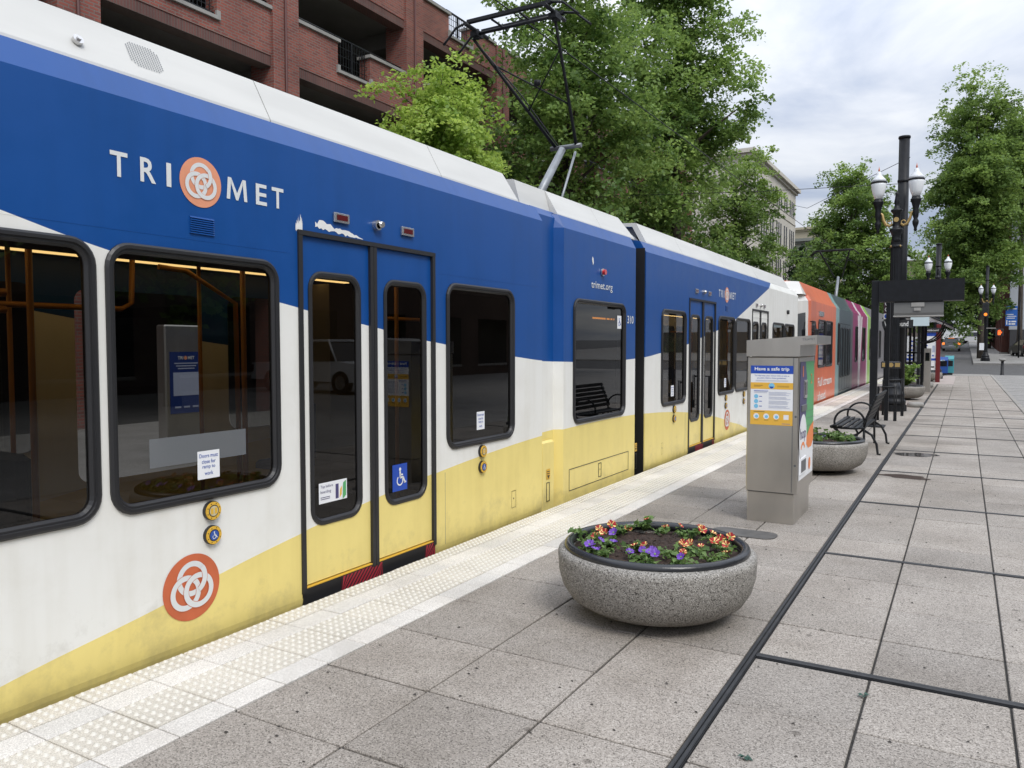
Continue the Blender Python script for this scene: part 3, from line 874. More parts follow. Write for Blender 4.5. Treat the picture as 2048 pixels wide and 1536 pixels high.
# panel seams
for y in (1.09, 5.30, mir(5.30), mir(1.09)):
    MB().box(TX-.004, TX+.0008, y-.0016, y+.0016, 0.0, .60).build('panel_seam', mat('seam_grey', (.10,.10,.10), .8) if 'seam' not in M else M['seam'], tram)
for a, b in ((-3.9, 3.6), (5.24, 7.0), (10.0, mir(5.24)), (mir(3.6), 20.9)):
    MB().box(TX-.004, TX+.001, a, b, 2.232, 2.2345).build('panel_seam', M['livery'], tram)

# roof shrouds, panel by panel
def shroud(ya, yb, Xb=TX-.115, Xt=TX-.265, zb=3.052, zt=3.345, cutlo=0, cuthi=0, name='roof_panel'):
    m = MB(); t = .03
    prof = [(Xb, zb), (Xb-.004, zb+.02), (Xt, zt-.01), (Xt-.02, zt), (Xt-.45, zt+.02), (Xt-.45, zt-.02), (Xt-.06, zt-.05), (Xb-.07, zb)]
    n = len(prof); V = []
    for yy, cut in ((ya, cutlo), (yb, -cuthi)):
        for x, z in prof: V.append((x, yy + cut*(z-zb)/(zt-zb), z))
    F = [tuple(range(n)), tuple(range(2*n-1, n-1, -1))] + [(i, i+n, (i+1) % n + n, (i+1) % n) for i in range(n)]
    m.add(V, F); return m.build(name, M['white'], tram)
g = .004
yA = [-3.7, -1.2, 1.30, 3.57, 5.43, 6.74]
for i in range(5): shroud(yA[i]+g, yA[i+1]-g, cuthi=.06 if i == 4 else 0)
yB = [10.28, 11.9, 14.4, 17.0, 20.4]
for i in range(4): shroud(yB[i]+g, yB[i+1]-g, cuthi=.10 if i == 3 else 0, cutlo=.02 if i == 0 else 0)
shroud(6.92, 7.58, Xb=TX-.20, Xt=TX-.27, zb=3.06, zt=3.33)
shroud(7.585, 8.75, zb=3.05, zt=3.33); shroud(8.755, 9.86, zb=3.05, zt=3.33, cuthi=.22)
MB().prism([(TX-.30, 3.06), (TX-.30, 3.32), (-6.06, 3.32), (-6.06, 3.06)], 'y', -3.6, 6.70).build('roof_equipment', M['darksteel'], tram)
MB().prism([(TX-.30, 3.06), (TX-.30, 3.32), (-6.06, 3.32), (-6.06, 3.06)], 'y', 10.4, 20.2).build('roof_equipment', M['darksteel'], tram)
MB().prism([(TX-.32, 3.08), (TX-.32, 3.30), (-6.0, 3.30), (-6.0, 3.08)], 'y', 7.15, 9.6).build('roof_equipment', M['darksteel'], tram)
MB().tube([(TX-.25, 9.9, 3.05), (TX-.28, 10.0, 3.12), (TX-.25, 10.2, 3.06)], .06, 8).build('roof_cable', M['pangrey'], tram)
# perforated speaker, round knob on the shroud
def on_shroud(y, t): # t 0..1 up the slanted face
    return Vector((TX-.119-.146*t+.004, y, 3.072+.263*t))
m = MB(); nrm = Vector((.263, 0, .146)).normalized(); up = Vector((-.146, 0, .263)).normalized()
for i in range(13):
    for j in range(13):
        if (i < 2 and j < 2-i) or (i > 10 and j > 22-i) or (i < 2 and j > 10+i) or (i > 10 and j < i-10): continue
        m.disc(on_shroud(2.66+.0155*i, .28+.043*j), Uy, up, .0042, n=6)
m.build('speaker_grille', M['darksteel'], tram)
m = MB(); c = on_shroud(2.36, .35); m.disc(c, Uy, up, .026, n=16, thick=.02); m.disc(c+nrm*.021, Uy, up, .012, n=12, thick=.01); m.build('roof_knob', M['steel2'], tram)

# lettering and emblem, first on A, then on B
def lettering(base, sgn=1, s=1.0, yoff=0):
    L_ = [('T',2.41,2.505),('R',2.575,2.665),('I',2.728,2.757),('M',3.12,3.27),('E',3.335,3.42),('T',3.46,3.555)]
    for t, a, b in L_:
        m = MB(); ya, yb = (a+yoff, b+yoff)
        if t == 'M':
            w_, h_, k_ = yb-ya, .125, .024
            for q in ([(0,0),(k_,0),(k_+.010,h_),(.010,h_)], [(w_-k_,0),(w_,0),(w_-.010,h_),(w_-k_-.010,h_)], [(k_+.0102,h_),(k_+.0095,h_*.72),(w_/2-.008,0),(w_/2,0),(w_/2,h_*.33)], [(w_/2+.0001,h_*.33),(w_/2+.0001,0),(w_/2+.008,0),(w_-k_-.0095,h_*.72),(w_-k_-.0102,h_)]):
                m.poly([(TX+.003, ya+a_, 2.497+b_) for a_, b_ in q])
        else: text(m, t, (TX+.003, ya, 2.497), Uy, Vz, yb-ya, .125, 0, .018)
        m.build('letter', M['lettergrey'], tram)
    m = MB(); rosette(m, TX+.003, 2.945+yoff, 2.555, .137, 0, 1); m.build('emblem', [M['rosepink'], M['lettergrey']], tram)
lettering(0); lettering(0, yoff=11.15)
for y in (2.835, mir(2.835)):
    m = MB(); rosette(m, TX+.003, y, .305, .185, 0, 1); m.build('emblem', [M['roseorange'], M['lettergrey']], tram)
m = MB(); text(m, 'trimet.org', (TX, 8.22, 2.285), Uy, Vz, .62, .105, 0, .006); m.build('web_address', M['lettergrey'], tram)
m = MB(); text(m, '310', (TX, 9.33, 1.93), Uy, Vz, .21, .10, 0, .012); m.build('fleet_number', M['lettergrey'], tram)
# louvre vent
for yo in (0, 11.15):
    m = MB(); m.box(TX-.002, TX+.002, 2.865+yo, 3.03+yo, 2.265, 2.365)
    for k in range(8): m.prism([(TX+.002, 2.268+.012*k), (TX+.010, 2.270+.012*k), (TX+.002, 2.279+.012*k)], 'y', 2.868+yo, 3.027+yo)
    m.build('louvre_vent', M['livery'], tram)
# lamps and camera over the doors
def door_lamps(y0, y1, z=2.515):
    for yy in (y0, y1):
        m = MB(); m.bbox(TX, TX+.02, yy-.075, yy+.075, z-.032, z+.032, .004, 0); m.box(TX+.02, TX+.023, yy-.052, yy+.052, z-.018, z+.018, 1)
        m.build('door_lamp', [M['steel2'], M['redlens']], tram)
    yc = (y0+y1)/2
    m = MB(); m.disc((TX, yc, z), Uy, Vz, .036, n=20, thick=.035); m.disc((TX+.035, yc, z-.004), Uy, Vz, .022, n=16, mi=1)
    m.tube([(TX+.01, yc+.02, z+.012), (TX+.055, yc+.024, z+.004)], [.026,.022], 10); m.build('door_camera', [M['steel2'], M['black']], tram)
door_lamps(4.07, 4.80); door_lamps(mir(4.80), mir(4.07)); door_lamps(16.4, 17.1, 2.48)
m = MB(); m.disc((TX, 8.53, 2.51), Uy, Vz, .045, n=16, thick=.015, mi=0); m.disc((TX+.015, 8.53, 2.51), Uy, Vz, .032, n=16, thick=.03, mi=1); m.build('side_lamp', [M['steel2'], M['redlamp']], tram)
m = MB(); m.disc((TX, 19.6, 2.45), Uy, Vz, .05, n=12, thick=.05); m.build('side_lamp', M['black'], tram)
M['bc'] = mat('button_cream', (.60,.53,.33), .4)
for y in (2.97, 5.865, mir(2.97), mir(5.865), 15.4): add_buttons(tram, y, (.712, .572))
# peeled paint over the door
m = MB(); r = random.Random(5)
def ragged(y0, y1, zb, hs, sd):
    r = random.Random(sd); n = 26; top = []; bot = []
    for k in range(n+1):
        t = k/n; h = np.interp(t, [i/(len(hs)-1) for i in range(len(hs))], hs)
        top.append((TX+.002, y0+(y1-y0)*t, zb(t) + h*r.uniform(.45,1.35))); bot.append((TX+.002, y0+(y1-y0)*t, zb(t)-h*r.uniform(0,.5)))
    return bot + top[::-1]
for pts in (ragged(3.655, 3.715, lambda t: 2.392+.0*t, [.03,.06,.085,.05], 1), ragged(3.83, 4.30, lambda t: 2.435-.036*t, [.02,.05,.03,.028,.035,.02,.012,.002], 2)):
    n = len(pts)//2
    m.add(pts, [(k, k+1, 2*n-2-k, 2*n-1-k) for k in range(n-1)])
m.build('peeled_paint', M['signwhite'], tram)
m = MB(); m.poly([(TX-.003+.0, 8.24+dy, 2.62+dz) for dy, dz in ((0,.02),(.03,-.05),(.05,-.02),(.04,.03),(.015,.05))]); m.build('peeled_paint', M['signwhite'], tram)
# stickers on glass
def sticker(par, y0, y1, z0, z1, lines=None, X=TX-.008, mats=None, fn=None):
    m = MB(); m.poly([(X,y0,z0),(X,y1,z0),(X,y1,z1),(X,y0,z1)], 0)
    if lines:
        n = len(lines); h = (z1-z0)/(n+.8)
        for i, (t, wf) in enumerate(lines):
            w = (y1-y0)*wf; zz_ = z1 - h*(i+1.15)
            text(m, t, (X+.0015, (y0+y1)/2 - w/2, zz_), Uy, Vz, w, h*.66, 1, .006)
    if fn: fn(m, X)
    m.build('sticker', mats or [M['paper'], M['inkblue']], par)
DL = [('Doors must',.84),('close for',.62),('ramp to',.58),('work',.38)]
sticker(wins[2.37], 2.895, 3.045, .895, 1.055, DL)
sticker(wins[5.32], 5.80, 5.93, .905, 1.065, DL)
for a in (WB[4][0], WB[3][0]): sticker(wins[round(a, 2)], a+.47, a+.60, .905, 1.065, DL)
sticker(cw, 9.03, 9.16, 1.86, 2.02, None, X=TX-.014, mats=[M['paper'], M['inkblue']], fn=lambda m, X: wheelchair(m, X+.0015, 9.095, 1.94, .06, 1))
for di in (1, 3):
    (dA, a0, a1), (dB, b0, b1) = doors[di][0] if di == 1 else doors[di][0]
    if di == 3: (dA, a0, a1), (dB, b0, b1) = doors[2][0]
    def tapfn(m, X, a0=a0):
        m.poly([(X+.0015,a0+.245,.60),(X+.0015,a0+.275,.60),(X+.0015,a0+.275,.70),(X+.0015,a0+.245,.70)], 1)
        m.poly([(X+.0015,a0+.315,.585),(X+.0015,a0+.35,.61),(X+.0015,a0+.35,.715),(X+.0015,a0+.32,.70)], 2)
        m.poly([(X+.0015,a0+.285,.60),(X+.0015,a0+.305,.62),(X+.0015,a0+.31,.68),(X+.0015,a0+.29,.66)], 3)
        text(m, 'Tap before', (X+.0015, a0+.10, .685), Uy, Vz, .12, .024, 1, .0); text(m, 'boarding', (X+.0015, a0+.10, .648), Uy, Vz, .10, .026, 1, .0)
        for k in range(2): m.box(X+.001, X+.0015, a0+.10, a0+.19, .612+.012*k, .616+.012*k, 1)
    sticker(dA, a0+.085, a0+.36, .585, .725, None, X=TX-.020, mats=[M['paper'], M['purple'], M['green'], M['posteryellow']], fn=tapfn)
    def wcf(m, X, b0=b0, b1=b1): wheelchair(m, X+.0015, b0+.195, .645, .085, 1)
    sticker(dB, b0+.10, b0+.28, .54, .745, None, X=TX-.020, mats=[M['posterblue'], M['signwhite']], fn=wcf)

# interior, seen dimly through the tinted glass
for (ya, yb) in ((-3.8, 6.9), (10.15, 20.8)):
    MB().box(-6.30, TX-.06, ya, yb, -.02, .05).build('cabin_floor', M['interiordark'], tram)
    MB().box(-6.30, TX-.10, ya, yb, 2.36, 2.42).build('cabin_ceiling', M['interior'], tram)
    MB().prism([(TX-.10, 2.36), (TX-.34, 2.36), (TX-.16, 2.12), (TX-.10, 2.10)], 'y', ya, yb).build('cabin_cove', M['interior'], tram)
    m = MB(); m.box(-4.30, -4.22, ya+.3, yb-.3, 2.335, 2.358); m.build('strip_light', M['striplight'], tram)
    MB().box(-5.95, -5.87, ya+.3, yb-.3, 2.335, 2.358).build('strip_light', M['striplight'], tram)
def pole(pts, r=.017): MB().tube(pts, r, 8).build('grab_pole', M['orangepole'], tram)
for y in (1.25, 2.25, 3.62, 5.24, 11.7, 13.5, 15.9):
    pole([(-4.15, y, .05), (-4.15, y, 2.36)])
pole([(-4.6, .9, 1.88), (-4.6, 3.05, 1.88), (-4.6, 3.12, 1.92), (-4.6, 3.14, 2.36)])
pole([(-4.35, 3.14, 2.14), (-4.35, 3.34, 2.13), (-4.2, 3.60, 1.93), (-4.2, 3.62, .05)])
pole([(-4.4, -.6, 1.84), (-4.4, 2.26, 1.84)], .02); pole([(-4.4, -.6, 1.93), (-4.4, 2.26, 1.93)], .022)
for y in (5.35, 10.8, 13.7): pole([(-4.6, y, 1.9), (-4.6, y+1.0, 1.9)])
for y in (2.95, 4.5, 5.7, 12.0, 14.2):
    pole([(-5.7, y, .05), (-5.7, y, 2.36)])
for y in (-2.8, -1.9, 1.45, 2.05, 5.7, 10.9, 14.0, 15.0, 18.3, 19.4):
    for x in (-5.95, -4.45) if (y < 2.2 or y > 13) else (-5.95,):
        m = MB(); m.bbox(x-.22, x+.22, y-.22, y+.22, .42, .50, .03); m.bbox(x-.22, x+.22, y+.16, y+.24, .50, 1.08, .03); m.box(x-.04, x+.04, y-.1, y+.1, .05, .42)
        m.build('seat', M['seat'], tram)
for y, w in ((6.2,.4), (13.0,.2), (-.6,.2)):
    MB().box(-6.3, -5.8, y, y+w, .05, 2.30).build('partition', mat('partition', (.20,.17,.11), .7) if 'part' not in M else M['part'], tram)
m = MB(); m.add([(TX-.0105,2.60,1.0),(TX-.0105,3.24,1.0),(TX-.0105,3.24,1.155),(TX-.0105,2.60,1.155)], [(0,1,2,3)]); m.build('reflection_patch', mat_reflection(), wins[2.37])  # pale reflection in the glass, painted as a translucent patch
m = MB()
for k in range(22):
    if random.random() < .75: m.box(-3.775, -3.77, 8.42+.030*k, 8.44+.030*k, 1.965, 1.985)
m.build('led_display', mat('led_amber', (.3,.1,.0), .5, emit=(1,.35,.02), estr=1.5), tram)

# pantograph over the centre
pr = MB()
pr.box(-5.5, -4.5, 8.6, 9.7, 3.30, 3.38); pr.tube([(-5.03, 9.15, 3.36), (-5.03, 9.3, 3.55)], .09, 10)
pan = pr.build('pantograph', M['pangrey'], tram)
MB().tube([(-5.03, 9.20, 3.42), (-5.00, 10.08, 4.42)], [.062,.052], 12).build('lower_arm', M['pangrey'], pan)
MB().tube([(-4.82, 9.55, 3.40), (-4.86, 10.22, 4.40)], .018, 8).build('control_rod', M['pangrey'], pan)
MB().tube([(-5.20, 10.12, 4.46), (-4.72, 10.12, 4.46)], .032, 10).build('knee_bar', M['darksteel'], pan)
HL, HR = Vector((-5.66, 8.78, 5.66)), Vector((-4.46, 8.78, 5.68))
KL, KR = Vector((-5.12, 10.12, 4.47)), Vector((-4.80, 10.12, 4.47))
MB().tube([KL, HL], [.024,.018], 8).build('upper_arm', M['iron'], pan)
MB().tube([KR, HR], [.024,.018], 8).build('upper_arm', M['iron'], pan)
MB().tube([KL + Vector((.06,.03,-.02)), KL.lerp(HL, .5) + Vector((.07,0,0)), HL + Vector((.04,0,-.05))], .009, 6).build('cable', M['black'], pan)
a1, a2 = KL.lerp(HL, .35), KR.lerp(HR, .35); b1, b2 = KL.lerp(HL, .78), KR.lerp(HR, .78)
MB().tube([a1, b2], .011, 6).build('cross_brace', M['iron'], pan)
MB().tube([b1, a2], .011, 6).build('cross_brace', M['iron'], pan)
ctr = (a1.lerp(b2, .5) + b1.lerp(a2, .5))/2
MB().lathe([(.0,-.035),(.045,-.03),(.045,.03),(0,.035)], ctr, 10).build('brace_joint', M['iron'], pan)
for yy in (8.60, 8.95):
    m = MB(); m.box(-5.62, -4.42, yy-.03, yy+.03, 5.775, 5.815)
    m.tube([(-5.62, yy, 5.795), (-5.80, yy, 5.76), (-5.95, yy, 5.62), (-6.0, yy, 5.58)], .016, 6)
    m.tube([(-4.42, yy, 5.795), (-4.26, yy, 5.76), (-4.10, yy, 5.62), (-4.05, yy, 5.58)], .016, 6)
    m.build('contact_strip', M['iron'], pan)
for x in (-5.60, -4.46):
    m = MB(); m.tube([(x, 8.5, 5.74), (x, 9.05, 5.74)], .026, 8); m.tube([(x, 8.78, 5.64), (x, 8.78, 5.76)], .035, 8); m.box(x-.05, x+.05, 8.70, 8.86, 5.66, 5.72)
    m.build('head_joint', M['iron'], pan)
m = MB(); m.tube([(-5.58, 8.78, 5.70), (-4.48, 8.78, 5.70)], .022, 8); m.build('head_bar', M['iron'], pan)
for x in (-5.25, -4.85):
    MB().tube([(x, 8.58, 5.75), (x, 8.97, 5.75)], .014, 6).build('head_rung', M['iron'], pan)

# ------------------------------------------------------------------ second tram, printed wrap
T2 = Vector((-5.03, 36, -.30))
tram2 = thing('tram', 'tram wrapped in orange, teal and magenta advertising coupled behind the blue one', 'tram', T2)
def mat_wrap():
    m = bpy.data.materials.new('tram_wrap'); m.use_nodes = True
    nt = m.node_tree; L = nt.links; b = nt.nodes['Principled BSDF']
    tc = nd(nt, 'ShaderNodeTexCoord'); sp = nd(nt, 'ShaderNodeSeparateXYZ'); L.new(tc.outputs['Object'], sp.inputs[0])
    mr = nd(nt, 'ShaderNodeMapRange'); mr.inputs['From Min'].default_value = 21-36; mr.inputs['From Max'].default_value = 51-36
    n0 = nd(nt, 'ShaderNodeTexNoise', i_Scale=.9, i_Detail=1.0); L.new(tc.outputs['Object'], n0.inputs['Vector'])
    ma = nd(nt, 'ShaderNodeMath', operation='MULTIPLY_ADD'); ma.inputs[1].default_value = .12; L.new(n0.outputs[0], ma.inputs[0]); L.new(sp.outputs[1], ma.inputs[2])
    L.new(ma.outputs[0], mr.inputs[0])
    rp = nd(nt, 'ShaderNodeValToRGB'); rp.color_ramp.interpolation = 'CONSTANT'
    e = rp.color_ramp.elements
    bands = [(21,(.72,.70,.66)),(22.78,(.74,.17,.075)),(27.9,(.22,.36,.36)),(28.7,(.05,.075,.085)),(31.9,(.09,.11,.12)),(32.4,(.30,.018,.12)),(34.35,(.72,.62,.64)),(35.0,(.33,.02,.13)),(37.4,(.72,.70,.66)),(37.7,(.30,.52,.10)),(38.9,(.20,.19,.20))]
    e[0].position = 0; e[0].color = c4(bands[0][1]); e[1].position = (bands[1][0]-21)/30; e[1].color = c4(bands[1][1])
    for y, c in bands[2:]:
        k = e.new((y-21)/30); k.color = c4(c)
    L.new(mr.outputs[0], rp.inputs[0])
    n1 = nd(nt, 'ShaderNodeTexNoise', i_Scale=1.6, i_Detail=4.0); mp = nd(nt, 'ShaderNodeMapping'); mp.inputs['Scale'].default_value = (1,2.5,.5)
    L.new(tc.outputs['Object'], mp.inputs[0]); L.new(mp.outputs[0], n1.inputs['Vector'])
    r2 = nd(nt, 'ShaderNodeValToRGB'); r2.color_ramp.elements[0].color = (.65,.65,.65,1); r2.color_ramp.elements[1].color = (1.2,1.2,1.2,1)
    L.new(n1.outputs[0], r2.inputs[0])
    mx = nd(nt, 'ShaderNodeMix', data_type='RGBA', blend_type='MULTIPLY'); mx.inputs[0].default_value = .7
    L.new(rp.outputs[0], mx.inputs[6]); L.new(r2.outputs[0], mx.inputs[7]); L.new(mx.outputs[2], b.inputs['Base Color'])
    b.inputs['Roughness'].default_value = .28
    return m
M['wrap'] = mat_wrap()
W2 = [(24.25,25.62),(25.72,27.05),(28.3,28.75),(33.2,34.0),(35.6,36.7),(38.5,39.6),(41,42),(43,44),(46,47.2)]
D2 = [(28.95,31.7),(39.8,40.9)]
m = MB(); XF = -6.36
wall_holes(m, lambda y, z: (TX, y, z), 23.0, 49.5, 0, 2.90, [(a+.03,b-.03,1.02,2.40,.09) for a, b in W2])
prof = [(TX, 0.0), (TX-.03, -.2), (XF+.03, -.2), (XF, 0.0), (XF, 2.9), (XF+.10, 3.06), (TX-.10, 3.06), (TX, 2.90)]
for i in range(1, 8):
    if i == 7: a, b = prof[6], prof[7]
    else: a, b = prof[i-1], prof[i]
    m.add([(a[0],23.0,a[1]),(a[0],49.5,a[1]),(b[0],49.5,b[1]),(b[0],23.0,b[1])], [(0,1,2,3)])
m.poly([(p[0], 49.5, p[1]) for p in prof])
# tapered cab nose
nose = [(22.0, .30, .02), (21.55, .62, .10)]
rings = [[(p[0], 23.0, p[1]) for p in prof]]
for yy, nx, dz in nose:
    rings.append([(p[0] + (nx if p[0] < -5 else -nx)*(1 if p[1] > .5 else 1), yy - (.0 if p[1] > 1.0 else .25), p[1] - (dz*3 if p[1] > 2 else 0)) for p in prof])
V = sum(rings, []); n = 8; F = []
for i in range(2):
    for k in range(n): F.append((i*n+k, i*n+(k+1) % n, (i+1)*n+(k+1) % n, (i+1)*n+k))
F.append(tuple(range(2*n, 3*n)))
m.add(V, F)
m.build('body', M['wrap'], tram2)
for a, b in W2: add_window(tram2, a, b, 1.0, 2.42, fw=.04, rr=.1, glass='darkglass')
for a, b in D2:
    y_ = a
    while y_ < b - .1:
        m = MB(); outline(m, TX-.002, y_, y_+.62, .08, 2.42, .025); m.build('door', M['black'], tram2)
        add_window(tram2, y_+.08, y_+.54, .55, 2.28, fw=.03, rr=.08, glass='darkglass')
        y_ += .68
# cab side window and windscreen
def on_nose(y):  # x of the nose side at y
    return TX - .30*(23.0-y)/1.0
m = MB(); m.add([(on_nose(22.62)+.05,22.62,1.15),(on_nose(22.05)+.07,22.05,1.15),(on_nose(22.1)+.05,22.1,2.50),(on_nose(22.62)+.03,22.62,2.56)], [(0,1,2,3)]); m.add([(TX+.004,23.1,1.15),(TX+.004,23.75,1.15),(TX+.004,23.75,2.35),(TX+.004,23.1,2.35)], [(0,1,2,3)]); m.build('cab_window', M['darkglass'], tram2)
m = MB(); m.add([(-4.05,21.98,1.05),(-4.37,21.53,1.0),(-4.37,21.53,2.5),(-4.05,21.98,2.62)], [(0,1,2,3)]); m.add([(-4.37,21.52,1.0),(-5.7,21.52,1.0),(-5.7,21.52,2.5),(-4.37,21.52,2.5)], [(0,1,2,3)]); m.build('windscreen', M['darkglass'], tram2)
m = MB(); m.tube([(TX-.02,22.95,2.32),(TX+.14,22.85,2.30),(TX+.16,22.85,2.1)], .014, 6); m.bbox(TX+.10, TX+.22, 22.80, 22.88, 1.72, 2.12, .03); m.build('mirror', M['black'], tram2)
m = MB(); m.box(TX, TX+.02, 24.3, 25.2, 2.52, 2.66); m.build('vent_plate', M['steel2'], tram2)
for i, (ya, yb) in enumerate(((22.3,27.9),(27.91,32.3),(32.31,37.3),(37.31,44),(44.01,49))):
    m = MB(); prof2 = [(TX-.11,3.05),(TX-.30,3.42),(TX-.7,3.46),(-5.9,3.46),(XF+.30,3.42),(XF+.11,3.05)]
    n = len(prof2); V = [(x, ya + (.5*(z-3.05)/.4 if i == 0 else 0), z) for x, z in prof2] + [(x, yb, z) for x, z in prof2]
    m.add(V, [tuple(range(n)), tuple(range(2*n-1,n-1,-1))] + [(k, k+n, (k+1) % n + n, (k+1) % n) for k in range(n)]); m.build('roof_panel', M['wrap'], tram2)
m = MB(); text(m, 'Full stream', (TX+.004, 24.35, .44), Uy, Vz, 2.75, .26, 0, .012); text(m, 'ahead.', (TX+.004, 24.35, .02), Uy, Vz, 1.6, .27, 0, .012); m.build('slogan', M['signwhite'], tram2)
m = MB(); m.poly([(TX+.003,34.4,0.3),(TX+.003,34.9,0.3),(TX+.003,35.6,2.85),(TX+.003,35.2,2.85),(TX+.003,34.75,1.5),(TX+.003,34.3,2.85),(TX+.003,33.9,2.85),(TX+.003,34.35,1.4)]); m.build('ribbon_print', mat('ribbon_white', (.66,.60,.60), .4), tram2)
m = MB(); m.box(-5.4, -4.6, 37.2, 38.6, 3.44, 3.52); p2 = m.build('pantograph', M['pangrey'], tram2)
MB().tube([(-5.03,37.4,3.5),(-5.03,38.3,4.75)], [.075,.06], 8).build('lower_arm', M['pangrey'], p2)
for sx in (-1, 1):
    MB().tube([(-5.03+.16*sx,38.3,4.75),(-5.03+.62*sx,37.0,5.82)], .035, 6).build('upper_arm', M['iron'], p2)
MB().tube([(-5.03+.30,37.95,5.05),(-5.03-.5,37.3,5.55)], .015, 5).build('cross_brace', M['iron'], p2)
MB().tube([(-5.03-.30,37.95,5.05),(-5.03+.5,37.3,5.55)], .015, 5).build('cross_brace', M['iron'], p2)
for yy in (36.85, 37.15):
    MB().tube([(-6.0,yy,5.62),(-5.8,yy,5.82),(-4.25,yy,5.82),(-4.05,yy,5.62)], .03, 6).build('contact_strip', M['iron'], p2)
# ------------------------------------------------------------------ buildings
BR = mat_brick('red_brick', (.29,.085,.062), (.165,.055,.048), (.20,.155,.135), .215, .072, .011)
BS = mat_brick('soldier_brick', (.145,.062,.053), (.105,.05,.045), (.13,.10,.088), .075, .30, .010)
GX = -16.0
gar = thing('parking_garage', 'red brick parking garage with open decks behind the blue tram', 'building', (-22, 15, 0))
piers = [15.47 + 5.69*k for k in range(-4, 7)]
for p in piers:
    MB().box(GX-.75, GX+.10, p-.46, p+.46, -.3, 13.25).build('pier', BR, gar)
    MB().tube([(GX+.14, p-.05, -.2), (GX+.14, p-.05, 13.2)], .035, 8).build('downpipe', mat('pipe_red', (.075,.022,.018), .6) if p == piers[0] else bpy.data.materials['pipe_red'], gar)
SO = [3.2, 6.1, 9.0, 11.92]
def railing(par, ya, yb, za, zb, X=GX-.1):
    m = MB()
    for z in (zb, za+.1): m.box(X-.02, X+.02, ya, yb, z-.02, z+.02)
    n = max(2, int((yb-ya)/.115))
    for k in range(1, n): m.box(X-.008, X+.008, ya+(yb-ya)*k/n-.008, ya+(yb-ya)*k/n+.008, za, zb)
    for k in range(1, 4): m.box(X-.007, X+.007, ya, yb, za+(zb-za)*k/4-.007, za+(zb-za)*k/4+.007)
    m.box(X-.03, X+.03, (ya+yb)/2-.025, (ya+yb)/2+.025, za, zb)
    m.build('railing', M['iron'], par)
for i in range(len(piers)-1):
    ya, yb = piers[i]+.46, piers[i+1]-.46
    n0, n1 = ya + 1.62, ya + 3.05
    for j, s in enumerate(SO):
        top = s + (1.45 if j < 3 else 1.33); low = s + .58
        MB().box(GX-.40, GX, ya, yb, s, s+.27).build('soldier_course', BS, gar)
        m = MB(); m.box(GX-.40, GX+.02, ya, n0, s+.27, top); m.box(GX-.40, GX+.02, n1, yb, s+.27, top); m.box(GX-.40, GX+.02, n0, n1, s+.27, low)
        m.build('spandrel', BR, gar)
        m = MB()
        m.box(GX-.45, GX+.09, ya, n0+.06, top, top+.09); m.box(GX-.45, GX+.09, n1-.06, yb, top, top+.09)
        m.box(GX-.45, GX+.09, n0-.06, n1+.06, low, low+.085); m.box(GX+.021, GX+.085, n0-.06, n0+.05, low+.085, low+.22); m.box(GX+.021, GX+.085, n1-.05, n1+.06, low+.085, low+.22)
        m.build('sill', M['stone'], gar)
        railing(gar, n0, n1, low+.085, top+.22)
        MB().tube([(GX-.15, ya, top+.24), (GX-.15, yb, top+.24)], .03, 6).build('handrail', M['iron'], gar)
for s in SO:
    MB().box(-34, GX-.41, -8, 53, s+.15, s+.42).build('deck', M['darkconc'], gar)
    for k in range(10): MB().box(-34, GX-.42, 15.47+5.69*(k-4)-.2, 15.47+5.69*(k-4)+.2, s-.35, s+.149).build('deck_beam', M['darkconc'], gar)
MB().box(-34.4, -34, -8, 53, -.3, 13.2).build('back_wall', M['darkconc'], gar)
for yy in (-8, 53): MB().box(-34, GX-.41, yy-.2, yy+.2, -.3, 13.2).build('end_wall', BR, gar)

def facade_building(name, label, x0, x1, y0, y1, h, wallm, faces, zbase=0, roofm=None, cornice=True, cat='building'):
    b = thing(name, label, cat, ((x0+x1)/2, (y0+y1)/2, zbase))
    m = MB(); m.box(x0, x1, y0, y1, zbase-.5, h); m.build('wall', wallm, b)
    if cornice:
        m = MB(); m.box(x0-.45, x1+.45, y0-.45, y1+.45, h, h+.35); m.box(x0-.2, x1+.2, y0-.2, y1+.2, h-.25, h-.001); m.build('cornice', roofm or wallm, b)
    for f, a, z0, z1, w in faces:                  # f: '+x' or '-y' or '-x'; a: positions
        for p in a:
            fr = MB()
            if f == '+x':
                fr.box(x1-.02, x1+.03, p-w/2-.05, p+w/2+.05, z0-.12, z0); q = fr.build('window', M['stone'], b)
                g = MB(); g.box(x1+.001, x1+.012, p-w/2, p+w/2, z0, z1); g.build('pane', M['darkglass'], q)
                h_ = MB(); h_.box(x1+.012, x1+.05, p-.03, p+.03, z0, z1); h_.box(x1+.012, x1+.05, p-w/2, p+w/2, (z0+z1)/2-.03, (z0+z1)/2+.03); h_.build('sash', M['darksteel'], q)
            elif f == '-x':
                fr.box(x0-.03, x0+.02, p-w/2-.05, p+w/2+.05, z0-.12, z0); q = fr.build('window', M['stone'], b)
                g = MB(); g.box(x0-.012, x0-.001, p-w/2, p+w/2, z0, z1); g.build('pane', M['darkglass'], q)
            else:
                fr.box(p-w/2-.05, p+w/2+.05, y0-.03, y0+.02, z0-.12, z0); q = fr.build('window', M['stone'], b)
                g = MB(); g.box(p-w/2, p+w/2, y0-.012, y0-.001, z0, z1); g.build('pane', M['darkglass'], q)
    return b
CREAM = mat('cream_stucco', (.58,.545,.475), .85, var=.12, vscale=.5, bump=.1, bscale=4)
ypos = []
for k in range(7):
    c = 70.2 + k*3.25
    ypos += [c-.95, c, c+.95] if k % 2 else [c-.55, c+.5]
ypos = [p for p in ypos if p < 88]
